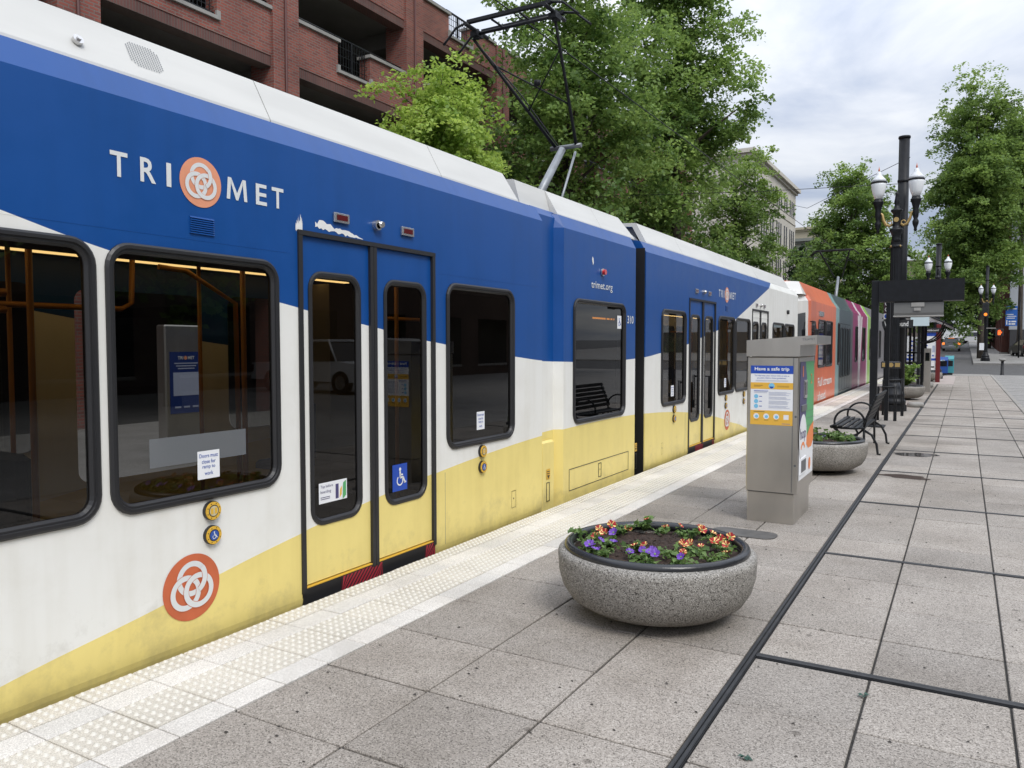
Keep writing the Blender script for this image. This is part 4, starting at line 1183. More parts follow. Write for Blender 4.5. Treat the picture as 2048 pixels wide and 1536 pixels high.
cb = facade_building('office_building', 'cream stucco office block with narrow upright windows beyond the trees', -34, -16, 68, 88.4, 17.9, CREAM,
    [('+x', ypos, 15.2, 16.7, .55), ('+x', ypos, 11.6, 13.7, .55), ('+x', ypos, 8.1, 10.2, .55), ('+x', ypos, 4.6, 6.6, .55)], .3)
m = MB()
for z in (14.4, 10.9, 7.4): m.box(-16, -15.94, 68, 88.4, z, z+.14)
m.build('string_course', CREAM, cb)
GRN = mat('grey_green_stucco', (.33,.335,.275), .85, var=.12, vscale=.5)
facade_building('corner_building', 'low grey green corner building with dark cornice past the cream block', -34, -16.3, 100, 124, 14.2, GRN,
    [('+x', [101.8,104.6,107.4,110.2,113], 10.2, 12.8, 1.7), ('+x', [101.8,104.6,107.4,110.2,113], 5.5, 8.4, 1.7), ('-y', [-19,-23,-27], 10.2, 12.6, 1.2)], .9, mat('cornice_grey', (.20,.21,.19), .8))
facade_building('rear_building', 'distant tan building with pale parapet above the corner building', -42, -19, 128, 150, 19.5, mat('tan_wall', (.42,.37,.27), .85, var=.1), [('-y', [-21.5,-24,-26.5], 15.5, 18, 1.3)], 1.5)
PALE = mat('pale_blue_wall', (.46,.49,.54), .85, var=.14, vscale=.35, detail=8)
RUST = mat_brick('rust_brick', (.15,.048,.034), (.11,.038,.03), (.09,.05,.04), .22, .075, .01)
rb = thing('brick_building', 'rust red brick building with blank pale blue side wall at the far corner', 'building', (14, 110, .7))
MB().box(3.74, 26, 90, 91.2, 3.2, 23).build('side_wall', PALE, rb)
MB().box(3.4, 26, 91.21, 132, 0, 22.5).build('wall', RUST, rb)
for k in range(9): MB().box(3.15, 3.6, 91.3+4.4*k, 92.0+4.4*k, .4, 22).build('pilaster', RUST, rb)
for k in range(8):
    for z in (6, 10, 14, 18): MB().box(3.38, 3.399, 92.9+4.4*k, 95.0+4.4*k, z, z+2.4).build('window', M['darkglass'], rb)
MB().box(3.8, 26, 89.9, 90.3, .2, 3.19).build('dark_base', mat('dark_base', (.05,.05,.055), .6), rb)
MB().box(3.0, 3.7, 91.0, 132, .2, 1.0).build('plinth', M['stone'], rb)
# buildings closing the street far off, and an unseen block added to darken reflections
facade_building('far_building', 'tall brown building closing the street in the distance', -22, -5.5, 235, 260, 24, mat('brown_wall', (.20,.16,.13), .9), [('-y', [-19,-15,-11,-8], 8, 11, 2), ('-y', [-19,-15,-11,-8], 14, 17, 2)], 4)
facade_building('far_tower', 'distant grey tower behind the right hand tree', 5, 24, 215, 240, 30, mat('grey_wall', (.28,.28,.28), .9), [('-y', [7,11,15,19], 10, 13, 2), ('-y', [7,11,15,19], 18, 21, 2)], 4)
facade_building('unseen_block', 'unseen dark brick block added across the plaza road to darken window reflections', 17, 30, -26, 44, 8.0, mat_brick('dark_brick', (.10,.06,.05), (.07,.045,.04), (.08,.07,.06), .22, .075, .01),
    [('-x', [-20+5*k for k in range(13)], .6, 3.2, 3.2), ('-x', [-20+5*k for k in range(13)], 5.0, 7.2, 1.8)], 0)

# ------------------------------------------------------------------ trees
LF = {'mid': mat_leaf('leaf_mid', (.055,.118,.024), (.26,.39,.10), .45),
      'light': mat_leaf('leaf_light', (.15,.26,.035), (.46,.60,.14), .45),
      'dark': mat_leaf('leaf_dark', (.014,.036,.012), (.050,.098,.030), .25),
      'warm': mat_leaf('leaf_warm', (.060,.120,.026), (.25,.37,.09), .42)}
def leaf_mesh(name, pts, nrm, size, rng, matl, leafv):
    """one folded kite-shaped leaf per point"""
    n = len(pts)
    t = rng.normal(size=(n,3)); t -= nrm*np.sum(t*nrm, 1, keepdims=True); t /= np.linalg.norm(t, axis=1, keepdims=True)+1e-9
    b = np.cross(nrm, t)
    s = size*rng.uniform(.6, 1.35, (n,1))
    V = np.empty((n,4,3))
    V[:,0] = pts - t*s*.55; V[:,1] = pts + b*s*.42 + nrm*s*.10 + t*s*.05
    V[:,2] = pts + t*s*.60 - nrm*s*.15; V[:,3] = pts - b*s*.42 + nrm*s*.10 + t*s*.05
    me = bpy.data.meshes.new(name)
    me.vertices.add(4*n); me.vertices.foreach_set('co', V.reshape(-1))
    me.loops.add(4*n); me.loops.foreach_set('vertex_index', np.arange(4*n, dtype=np.int32))
    me.polygons.add(n); me.polygons.foreach_set('loop_start', np.arange(0, 4*n, 4, dtype=np.int32)); me.polygons.foreach_set('loop_total', np.full(n, 4, dtype=np.int32))
    at = me.attributes.new('leafv', 'FLOAT', 'POINT'); at.data.foreach_set('value', np.repeat(leafv, 4).astype(np.float32))
    me.materials.append(matl); me.update(calc_edges=True); me.validate()
    return me
def tree(label, x, y, zb, h, tr, cz, rx, ry, rz, seed, kind='mid', ncl=150, per=110, leaf=.13, group='street trees', spread=.75, lean=0, name='street_tree', cl_r=None, shape='oval'):
    rng = np.random.default_rng(seed)
    root = thing(name, label, 'tree', (x, y, zb), group)
    top = zb + h
    # trunk
    K = 9; tp = []; trr = []
    for k in range(K):
        f = k/(K-1)
        tp.append((x + lean*f + .12*math.sin(3*f+seed)*f*tr*4, y + .12*math.cos(2.3*f+seed)*f*tr*4, zb - .2 + f*(cz + rz*.55 - zb)))
        trr.append(tr*(1.25 if k == 0 else 1)*(1-.82*f)+.012)
    MB().tube(tp, trr, 10).build('trunk', M['bark'], root)
    # crown: sprays of leaves at branch ends; lobed outline
    dirs = rng.normal(size=(ncl,3)); dirs /= np.linalg.norm(dirs, axis=1, keepdims=True)
    rad = rng.uniform(.0, 1, ncl)**(.42)
    th = np.arctan2(dirs[:,1], dirs[:,0])
    lob = 1 + .16*np.sin(3*th + seed) + .12*np.sin(5*th + 2*seed + 4*dirs[:,2]) + .10*np.sin(9*dirs[:,2] + seed)
    rr = rad*lob
    C = np.stack([dirs[:,0]*rx*rr, dirs[:,1]*ry*rr, dirs[:,2]*rz*rr], 1)
    if shape == 'cone':
        tz = np.clip((C[:,2]+rz)/(2*rz), 0, 1); k = np.clip(1.25 - .85*tz, .25, 1.2); C[:,0] *= k; C[:,1] *= k
    C += np.array([x + lean*.8, y, cz])
    # limbs
    idx = rng.choice(ncl, min(ncl, 34), replace=False)
    for i in idx:
        e = C[i]; f = np.clip((e[2]-.45*np.hypot(e[0]-x, e[1]-y) - zb)/(cz+rz*.55-zb), .28, .95)
        k = f*(K-1); k0 = int(min(k, K-2)); s0 = Vector(tp[k0]).lerp(Vector(tp[k0+1]), k-k0)
        e = Vector(e); mid = s0.lerp(e, .5) + Vector((0, 0, -.10*(e-s0).length + .25*(e-s0).length*.5))
        r0 = max(.028, tr*.5*(1-f*.6))
        MB().tube([s0, s0.lerp(mid, .6), mid, e], [r0, r0*.75, r0*.5, .012], 6).build('limb', M['bark'], root)
    clr = cl_r or .28*max(rx, ry)
    P = []; Nn = []; Lv = []
    for i in range(ncl):
        n = int(per*rng.uniform(.55, 1.35)); s = clr*rng.uniform(.6, 1.25)
        ns = 7; sub = np.clip(rng.normal(size=(ns,3)), -1.7, 1.7)*np.array([s*.55, s*.55, s*.36])      # twigs of one bough
        tw = rng.integers(0, ns, n)
        q = sub[tw] + np.clip(rng.normal(size=(n,3)), -1.9, 1.9)*np.array([s*.22, s*.22, s*.12])
        q[:,2] -= .22*(q[:,0]**2+q[:,1]**2)/max(s,.01)       # drooping spray
        P.append(C[i] + q)
        out = C[i] - np.array([x, y, cz-.3*rz]); out = out/(np.linalg.norm(out)+1e-6)
        nn = rng.normal(size=(n,3))*.65 + out*.35 + np.array([0,0,.75])
        Nn.append(nn/np.linalg.norm(nn, axis=1, keepdims=True))
        base = rng.uniform(.15, .8)
        Lv.append(np.clip(base + rng.uniform(-.2,.2,ns)[tw] + rng.normal(size=n)*.12, 0, 1))
    P = np.concatenate(P); Nn = np.concatenate(Nn); Lv = np.concatenate(Lv)
    off = np.array([x, y, zb])
    me = leaf_mesh('crown', P - off, Nn, leaf, rng, LF[kind], Lv)
    link('crown', me, root)
    return root
G1 = 'trees along the far side of the tracks'
tree('small bright green tree just above the tram roof by the garage', -10.6, 14.9, -.2, 8.0, .10, 6.3, 1.2, 1.3, 1.7, 3, 'light', 60, 330, .095, G1, cl_r=.58)
tree('large leafy maple in front of the brick garage', -11.6, 23.8, -.2, 17, .24, 9.6, 3.0, 3.6, 6.8, 4, 'mid', 175, 290, .13, G1, cl_r=1.0)
tree('tallest dense maple with dark trunk behind the coupled tram ends', -11.0, 33.4, -.2, 22, .30, 11.8, 2.7, 3.3, 10.0, 8, 'mid', 210, 300, .15, G1, cl_r=1.08)
tree('shorter tree with open upright twigs beside the cream office block', -11.2, 44.0, -.2, 14, .2, 8.2, 2.3, 2.5, 4.8, 12, 'warm', 90, 230, .15, G1, cl_r=.85)
tree('pointed tree behind the orange tram pantograph', -7.3, 62, .1, 16, .28, 9.2, 3.8, 3.8, 6.2, 16, 'warm', 210, 260, .165, G1, cl_r=1.0, shape='cone')
tree('dark small tree standing against the cream building', -13.2, 78, .5, 11, .16, 8.0, 1.6, 1.6, 3.6, 21, 'dark', 90, 100, .22, G1, cl_r=.7)
tree('low dark spreading tree in front of the corner building', -11.8, 88, .8, 9, .16, 6.2, 2.6, 2.6, 2.4, 22, 'dark', 110, 100, .24, G1, cl_r=.9)
G2 = 'trees along the street beyond the crossing'
tree('big tall street tree with thick trunk by the traffic signal', 1.3, 78, .45, 24, .30, 13.4, 3.7, 4.0, 9.8, 32, 'warm', 420, 250, .20, G2, cl_r=1.25, lean=-.9)
tree('tall tree deeper down the street behind the twin lamp', -2.9, 118, 1.3, 17, .25, 9.5, 3.8, 3.8, 6.6, 33, 'mid', 220, 90, .30, G2, cl_r=1.1)
tree('tree overhanging the rust brick building', 4.4, 86, .6, 23, .24, 18.2, 2.7, 2.8, 5.6, 35, 'warm', 170, 190, .22, G2, cl_r=.95)
tree('leafy tree shading the parked cars down the street', 2.6, 112, 1.2, 15, .22, 8.5, 3.0, 3.4, 5.6, 36, 'dark', 170, 90, .30, G2, cl_r=1.0)
tree('hazy far tree on the left pavement past the corner building', -9.5, 128, 1.6, 15, .24, 9.0, 3.6, 3.6, 6.0, 37, 'mid', 180, 80, .32, G2, cl_r=1.1)
tree('far tree closing the view along the tracks', -5.4, 160, 2.2, 16, .26, 10, 4.4, 4.4, 6.6, 38, 'mid', 180, 80, .38, G2, cl_r=1.3)
tree('unseen plane tree beside the plaza road added to darken window reflections', 11.5, 2, -.02, 11, .2, 7, 3.2, 3.4, 3.8, 41, 'mid', 130, 90, .24, 'unseen plaza trees', cl_r=1.0)  # both plaza trees are out of view, added for the tram windows to mirror
tree('unseen young tree near the brick block added to darken window reflections', 11.5, 14, -.02, 11, .2, 7, 3.2, 3.4, 3.8, 42, 'mid', 130, 90, .24, 'unseen plaza trees', cl_r=1.0)
# ------------------------------------------------------------------ planters and flowers
bowl = [(.20,.015),(.33,.018),(.44,.036),(.53,.092),(.575,.165),(.597,.245),(.603,.335),(.601,.362),(.585,.378),(.560,.385),(.53,.38),(.52,.30)]
def make_planter(label, x, y):
    p = thing('planter', label, 'planter', (x, y, 0), 'round concrete planters along the platform')
    MB().lathe([(.22,0),(.22,.045)], (x, y, 0), 32).build('foot', M['black'], p)
    MB().lathe([(r_, z+.025) for r_, z in bowl], (x, y, 0), 72).build('bowl', M['planterconc'], p)
    ring = [(x+.535*math.cos(2*math.pi*k/64), y+.535*math.sin(2*math.pi*k/64), .415) for k in range(64)]
    MB().tube(ring, .030, 10, closed=True).build('rim', mat('planter_liner', (.022,.023,.026), .28, bump=.15, bscale=25) if 'liner' not in M else M['liner'], p)
    m = MB(); r = random.Random(int(y*10)); V = [(x, y, .405)]; n = 36; F = []
    for i in range(1, 7):
        for k in range(n):
            a = 2*math.pi*k/n; q = .53*i/6
            V.append((x+q*math.cos(a), y+q*math.sin(a), .375 + .028*(1-(i/6)**2) + r.uniform(-.012,.012)))
    for k in range(n): F.append((0, 1+k, 1+(k+1) % n))
    for i in range(5):
        for k in range(n): F.append((1+i*n+k, 1+(i+1)*n+k, 1+(i+1)*n+(k+1) % n, 1+i*n+(k+1) % n))
    m.add(V, F)
    for k in range(500):        # bark chips
        a = r.uniform(0, 6.28); q = .52*math.sqrt(r.random()); s_ = r.uniform(.005,.014)
        cx, cy, cz = x+q*math.cos(a), y+q*math.sin(a), .382+.028*(1-(q/.53)**2)+r.uniform(.0,.014)
        b_ = r.uniform(0, 3.14); u = Vector((math.cos(b_), math.sin(b_), r.uniform(-.6,.6)))*s_; w = Vector((-math.sin(b_), math.cos(b_), r.uniform(-.5,.5)))*s_*.45
        c = Vector((cx, cy, cz)); m.add([c-u-w, c+u-w, c+u+w, c-u+w], [(0,1,2,3)])
    m.build('soil', M['soil'], p)
    return p
M['liner'] = mat('planter_liner', (.022,.023,.026), .26, bump=.15, bscale=25)
PL = [(-1.625, 4.595, 'big round concrete planter with red striped and purple petunias before the ticket machine'),
      (-1.64, 10.95, 'round concrete planter behind the ticket machine, in front of the bench'),
      (-1.60, 26.9, 'round concrete planter with tall leafy shrub beyond the lamp post'),
      (-1.45, 41.2, 'farthest round concrete planter near the map kiosk and news boxes')]
for x, y, l in PL: make_planter(l, x, y)

FL = {'leafp': mat_leaf('petunia_leaf', (.055,.115,.03), (.20,.31,.09), .3)}
FL['red'] = mat('petal_red', (.34,.010,.014), .55); FL['yel'] = mat('petal_yellow', (.86,.66,.24), .55)
FL['pur'] = mat('petal_purple', (.13,.045,.36), .6); FL['pur2'] = mat('petal_violet', (.22,.11,.46), .6)
FL['stem'] = mat('flower_stem', (.16,.25,.07), .6)
def flower(par, c, nrm, s, kind, r):
    """trumpet flower of five notched petals; the striped kind has a pale star on red"""
    n = Vector(nrm).normalized(); t = n.orthogonal().normalized(); b = n.cross(t); c = Vector(c); a0 = r.uniform(0, 6.28)
    m = MB()
    for k in range(5):
        a = a0 + 2*math.pi*k/5
        def pt(da, q, h): return c + (t*math.cos(a+da)+b*math.sin(a+da))*q*s + n*h*s
        core = c - n*s*.35
        rim = [pt(-.62,.80,.10), pt(-.34,1.0,.22), pt(-.12,.98,.10), pt(.12,.98,.10), pt(.34,1.0,.22), pt(.62,.80,.10)]
        wav = [q + n*r.uniform(-.08,.08)*s for q in rim]
        cols = ((0,1,1,0,0) if k % 2 else (0,0,0,1,0)) if kind == 'striped' else ((0,0,0,0,0) if r.random() < .5 else (0,1,0,1,0))
        for i in range(5): m.add([core, wav[i], wav[i+1]], [(0,1,2)], cols[i])
    m.tube([core - n*s*.5, c - n*s*.1], [s*.08, s*.22], 5, 2)
    mats = [FL['red'], FL['yel'], FL['stem']] if kind == 'striped' else [FL['pur'], FL['pur2'], FL['stem']]
    m.build('flower', mats, par)
def plant(label, x, y, z, spread, h, nst, nleaf, ls, flowers, seed, group, cat='plant', kind='striped', name='petunia_plant', leafmat=None, fsize=.022):
    rng = np.random.default_rng(seed); r = random.Random(seed)
    root = thing(name, label, cat, (x, y, z), group)
    st = MB(); P = []; Nn = []; tips = []
    for k in range(nst):
        a = r.uniform(0, 6.28); d = Vector((math.cos(a), math.sin(a), 0)); L_ = spread*r.uniform(.35, 1.1)
        hh = h*r.uniform(.35, 1.15)
        p0 = Vector((x, y, z)); p1 = p0 + d*L_*.45 + Vector((0,0,hh*.8)); p2 = p0 + d*L_ + Vector((0,0,hh))
        st.tube([p0, p1, p2], [.0035,.003,.0018], 5); tips.append((p2, d))
        for j in range(nleaf):
            f = r.uniform(.15, 1.05); q = p0.lerp(p1, f*2) if f < .5 else p1.lerp(p2, (f-.5)*2)
            P.append(np.array(q) + rng.normal(size=3)*np.array([.012,.012,.008])*ls/.03)
            nn = rng.normal(size=3)*.6 + np.array([d.x*.2, d.y*.2, .9]); Nn.append(nn/np.linalg.norm(nn))
    st.build('stems', FL['stem'], root)
    P = np.array(P) - np.array([x, y, z]); Nn = np.array(Nn)
    link('foliage', leaf_mesh('foliage', P, Nn, ls, rng, leafmat or FL['leafp'], np.clip(rng.normal(.5,.28,len(P)),0,1)), root)
    for k in range(flowers):
        p2, d = tips[k % len(tips)]
        jit = Vector((r.uniform(-.025,.025), r.uniform(-.025,.025), r.uniform(.004,.03)))
        nr = Vector((r.uniform(-.5,.5)+.1, r.uniform(-.8,.1), .75))
        flower(root, p2+jit, nr, fsize*r.uniform(.8,1.2), kind, r)
    return root
px, py = PL[0][0], PL[0][1]
gp = 'petunias in the big planter'
spots = [(-.40,.16,3,'striped'),(-.22,.34,3,'striped'),(.02,.40,2,'striped'),(.22,.30,4,'striped'),(.36,.14,4,'striped'),(.40,-.06,4,'striped'),(.24,-.08,5,'striped'),(.10,-.18,3,'striped'),
         (.30,-.26,2,'striped'),(-.42,-.02,3,'striped'),(-.14,-.10,3,'striped'),(.12,-.40,1,'purple'),(-.30,-.26,5,'purple'),(-.12,-.30,6,'purple'),(-.05,-.42,3,'purple'),(-.28,.0,3,'purple'),(-.38,-.18,2,'purple')]
for i, (dx, dy, nf, kd) in enumerate(spots):
    # planter seen obliquely: positions are in plan, turned so that the purple ones stand on the near left side
    a = R(20); X_, Y_ = dx*math.cos(a)-dy*math.sin(a), dx*math.sin(a)+dy*math.cos(a)
    plant('red and yellow striped petunia plant in the big planter' if kd == 'striped' else 'purple petunia plant in the big planter', px+X_, py+Y_, .395, .105, .052, 7, 9, .030, max(1, nf-1), 100+i, gp, kind=kd, fsize=.027 if kd == 'striped' else .027)
plant('taller dark green sprig at the back rim of the big planter', px-.22, py+.40, .40, .05, .13, 6, 12, .034, 1, 150, None)
plant('thin pale sprig trailing over the left rim of the big planter', px-.50, py-.03, .42, .10, .05, 3, 8, .03, 0, 151, None)
for i in range(9):
    a = 2*math.pi*i/9; q = .30 if i % 2 else .40
    plant('low green bedding plant in the planter behind the ticket machine', PL[1][0]+q*math.cos(a), PL[1][1]+q*math.sin(a), .395, .12, .10, 7, 9, .045, 1 if i in (6,7) else 0, 170+i, 'bedding plants in the second planter', kind='purple')
plant('tall leafy green shrub growing in the planter beyond the lamp post', PL[2][0]+.1, PL[2][1]-.1, .395, .36, .62, 20, 26, .10, 0, 190, None, name='shrub', leafmat=LF['mid'])
plant('small yellow flowered plant in the farthest planter', PL[3][0], PL[3][1], .395, .40, .28, 16, 16, .07, 6, 191, None, kind='striped', fsize=.05)

# ------------------------------------------------------------------ ticket machine
tm = thing('ticket_machine', 'stainless steel ticket machine with safe trip poster on its side', 'ticket machine', (-1.745, 7.47, 0), None, 0, local=True)
# local: x 0..0.45 (front is +x), y 0..0.66
W, D = .45, .82
MB().bbox(.0, W-.03, .0, D, 0, .285, .006).build('base', M['steel'], tm)
MB().bbox(-.012, W, -.012, D+.012, .29, 1.545, .008).build('cabinet', M['steel'], tm)
m = MB(); m.prism([(-.02,1.55),(-.02,1.70),(.60,1.745),(.60,1.665),(.46,1.655),(.455,1.55)], 'y', -.02, D+.02); m.build('canopy', M['steel'], tm)
m = MB(); text(m, 'TRI', (.475,-.0215,1.695), Vector((1,0,0)), Vz, .045, .02); text(m, 'MET', (.54,-.0215,1.699), Vector((1,0,0)), Vz, .045, .02); m.disc((.53,-.0215,1.708), Vector((1,0,0)), Vz, .006, n=8); m.build('maker_mark', M['darksteel'], tm)
MB().box(W-.045, W-.043, -.0135, -.0125, .30, 1.54).build('seam', M['darksteel'], tm)
m = MB(); m.box(W-.052, W-.048, -.0145, -.012, .30, 1.54); m.build('door_gap', M['darksteel'], tm)
for z in (1.0, .55):
    MB().disc((W-.022, -.0125, z), Vector((1,0,0)), Vector((0,0,1)), .011, n=14).build('lock', M['darksteel'], tm)
MB().box(-.004, W-.034, -.0015, .001, .2845, .2895).build('base_gap', M['darksteel'], tm)
# poster on the -y side
Ux = Vector((1,0,0))
py_ = -.0155
def rect(m, x0, x1, z0, z1, mi, Y=py_): m.poly([(x0,Y,z0),(x1,Y,z0),(x1,Y,z1),(x0,Y,z1)], mi)
m = MB(); X0, X1, ZB, ZT = .022, .402, .915, 1.465
hz = ZT-ZB
def Z(f): return ZT - f*hz
rect(m, X0, X1, ZB, ZT, 0)
rect(m, X0, X1, Z(.135), ZT, 1, py_-.0008); rect(m, X0, X1, Z(.395), Z(.285), 2, py_-.0008); rect(m, X0, X1, ZB, Z(.755), 2, py_-.0008)
text(m, 'Have a safe trip', (X0+.035, py_-.0016, Z(.10)), Ux, Vz, .31, .042, 3, .022)
text(m, 'To help keep your transit trips as safe as', (X0+.035, py_-.0016, Z(.185)), Ux, Vz, .31, .016, 1); text(m, 'possible, follow these guidelines.', (X0+.06, py_-.0016, Z(.225)), Ux, Vz, .26, .016, 1)
for k in range(2): rect(m, X0+.045, X1-.045, Z(.25+.012*k), Z(.246+.012*k), 4, py_-.0012)
m.disc((X0+.19, py_-.0012, Z(.34)), Ux, Vz, .027, n=20, mi=5); m.prism([(X0+.172, Z(.35)), (X0+.208, Z(.35)), (X0+.205, Z(.375)), (X0+.19, Z(.385)), (X0+.175, Z(.375))], 'y', py_-.0022, py_-.0016, 1)
rect(m, X0+.03, X0+.11, Z(.338), Z(.328), 6, py_-.0012); rect(m, X0+.03, X0+.09, Z(.355), Z(.348), 6, py_-.0012)
for k in range(2): rect(m, X0+.24, X0+.345, Z(.342+.016*k), Z(.336+.016*k), 6, py_-.0012)
rect(m, X0+.03, X0+.16, Z(.432), Z(.422), 1, py_-.0012)
for k in range(2): rect(m, X0+.03, X0+.15, Z(.447+.012*k), Z(.443+.012*k), 4, py_-.0012)
for k in range(3):
    z = Z(.52+.083*k); m.disc((X0+.052, py_-.0012, z), Ux, Vz, .0195, n=18, mi=5); rect(m, X0+.08, X0+.105, z-.003, z+.003, 1, py_-.0012)
r = random.Random(8)
for k in range(17):
    if k in (4, 8, 13): continue
    z = Z(.445+.0165*k); rect(m, X0+.165, X0+.165+r.uniform(.15,.195), z-.0016, z+.0016, 4, py_-.0012)
rect(m, X0+.03, X0+.13, Z(.785), Z(.772), 6, py_-.0012)
for k in range(3):
    cx = X0+.055+.09*k; z = Z(.855); m.disc((cx, py_-.0012, z), Ux, Vz, .026, n=20, mi=0); m.disc((cx+.003, py_-.0018, z-.003), Ux, Vz, .015, n=12, mi=5)
    for j in range(2): rect(m, cx-.02, cx+.02, Z(.915+.014*j), Z(.910+.014*j), 6, py_-.0012)
rect(m, X0+.30, X0+.345, Z(.90), Z(.82), 0, py_-.0012)
rect(m, X0+.285, X0+.36, Z(.975), Z(.968), 1, py_-.0012)
m.build('poster', [M['paper'], M['posterblue'], M['posteryellow'], M['signwhite'], M['printgrey'], M['lightblue'], mat('print_brown', (.30,.18,.04), .6)], tm)
# customer front on the +x side
XF_ = W + .003
def FS(m): m.v = [(p[0], p[1]*D/.64, p[2]) for p in m.v]
def rx(m, y0, y1, z0, z1, mi, dx=0): m.poly([(XF_+dx,y0,z0),(XF_+dx,y1,z0),(XF_+dx,y1,z1),(XF_+dx,y0,z1)], mi)
m = MB(); rx(m, .03, (.64-.02), .40, 1.50, 0); rx(m, .03, (.64-.02), .78, 1.50, 1, .001)
pts = [(.03,1.5),(.24,1.5),(.30,1.35),(.31,1.15),(.28,.98),(.18,.86),(.03,.82)]
m.poly([(XF_+.002, a, b) for a, b in pts[::-1]], 2)
m.poly([(XF_+.0025, a, b) for a, b in (((.64-.02),.72),((.64-.02),.90),(.46,.86),(.32,.78),(.30,.72),(.40,.66),(.54,.66))], 3)
m.disc((XF_+.003, .17, .79), Uy, Vz, .15, .22, n=32, mi=0)
text(m, 'hop', (XF_+.004, .055, .745), Uy, Vz, .23, .14, 2, .02)
m.annulus((XF_+.004, .17, .66), Uy, Vz, .06, .09, 16, 3, R(20), R(160))
m.disc((XF_+.003, .47, .50), Uy, Vz, .045, .06, n=20, mi=3)
text(m, '2', (XF_+.004, .47, 1.28), Uy, Vz, .05, .10, 3, .01); text(m, '1', (XF_+.004, .12, 1.36), Uy, Vz, .03, .10, 3, .01)
for z in (1.02, .95, .875): m.box(XF_+.0012, XF_+.002, .32, (.64-.03), z, z+.004, 4)
FS(m); m.build('front_print', [M['paper'], M['green'], M['purple'], M['orange'], M['darksteel']], tm)
m = MB(); m.bbox(W, W+.02, .16, .27, 1.16, 1.33, .005, 0); m.box(W+.02, W+.022, .175, .255, 1.19, 1.31, 1); FS(m); m.build('screen', [M['steel2'], M['darkglass']], tm)
m = MB(); m.bbox(W, W+.015, .08, .29, 1.04, 1.10, .005); FS(m); m.build('card_slot', M['darksteel'], tm)
m = MB(); m.box(W, W+.012, .07, .30, .45, .60, 0); m.box(W+.012, W+.014, .09, .28, .47, .58, 1); FS(m); m.build('coin_tray', [M['paper'], M['darksteel']], tm)

# ------------------------------------------------------------------ bench
bn = thing('bench', 'black iron slatted bench with round loop armrests behind the second planter', 'bench', (-1.45, 13.7, 0))
def slat(a, b, w, t, name):
    """board along y between (x,z) centre, with its own tilt"""
    return None
for k in range(6):
    x = -1.70 + .078*k; z = .415 + .012*math.cos(k) - .004*k
    MB().bbox(x-.031, x+.031, 12.86, 14.56, z-.012, z+.012, .005).build('seat_slat', M['iron'], bn)
for k in range(6):
    f = k/5; x = -1.285 + .155*f; z = .49 + .385*f
    m = MB(); dx, dz = .030*.37, .030*.93; ox, oz = .012*.93, -.012*.37
    q = [(x-dx-ox, z-dz-oz), (x-dx+ox, z-dz+oz), (x+dx+ox, z+dz+oz), (x+dx-ox, z+dz-oz)]
    m.prism(q, 'y', 12.86, 14.56); m.build('back_slat', M['iron'], bn)
for yy in (12.92, 14.50):
    loop = [(-1.495+.215*math.cos(2*math.pi*k/28), yy, .475+.205*math.sin(2*math.pi*k/28)) for k in range(28)]
    MB().tube(loop, .016, 8, closed=True).build('armrest', M['iron'], bn)
    MB().tube([(-1.74,yy,.40),(-1.6,yy,.385),(-1.4,yy,.385),(-1.27,yy,.41)], .018, 8).build('seat_bearer', M['iron'], bn)
    MB().tube([(-1.29,yy,.40),(-1.255,yy,.56),(-1.12,yy,.90)], .018, 8).build('back_bearer', M['iron'], bn)
    MB().tube([(-1.29,yy,.42),(-1.285,yy,.2),(-1.28,yy,.0)], .018, 8).build('leg', M['iron'], bn)
    MB().tube([(-1.28,yy,.36),(-1.18,yy,.30),(-1.11,yy,.16),(-1.09,yy,.015),(-1.05,yy,.012)], .018, 8).build('leg', M['iron'], bn)
    MB().tube([(-1.72,yy,.39),(-1.60,yy,.28),(-1.54,yy,.15),(-1.60,yy,.0)], .018, 8).build('leg', M['iron'], bn)
    MB().lathe([(0,-.03),(.03,-.015),(.03,.015),(0,.03)], (-1.745, yy, .40), 10).build('knob', M['iron'], bn)

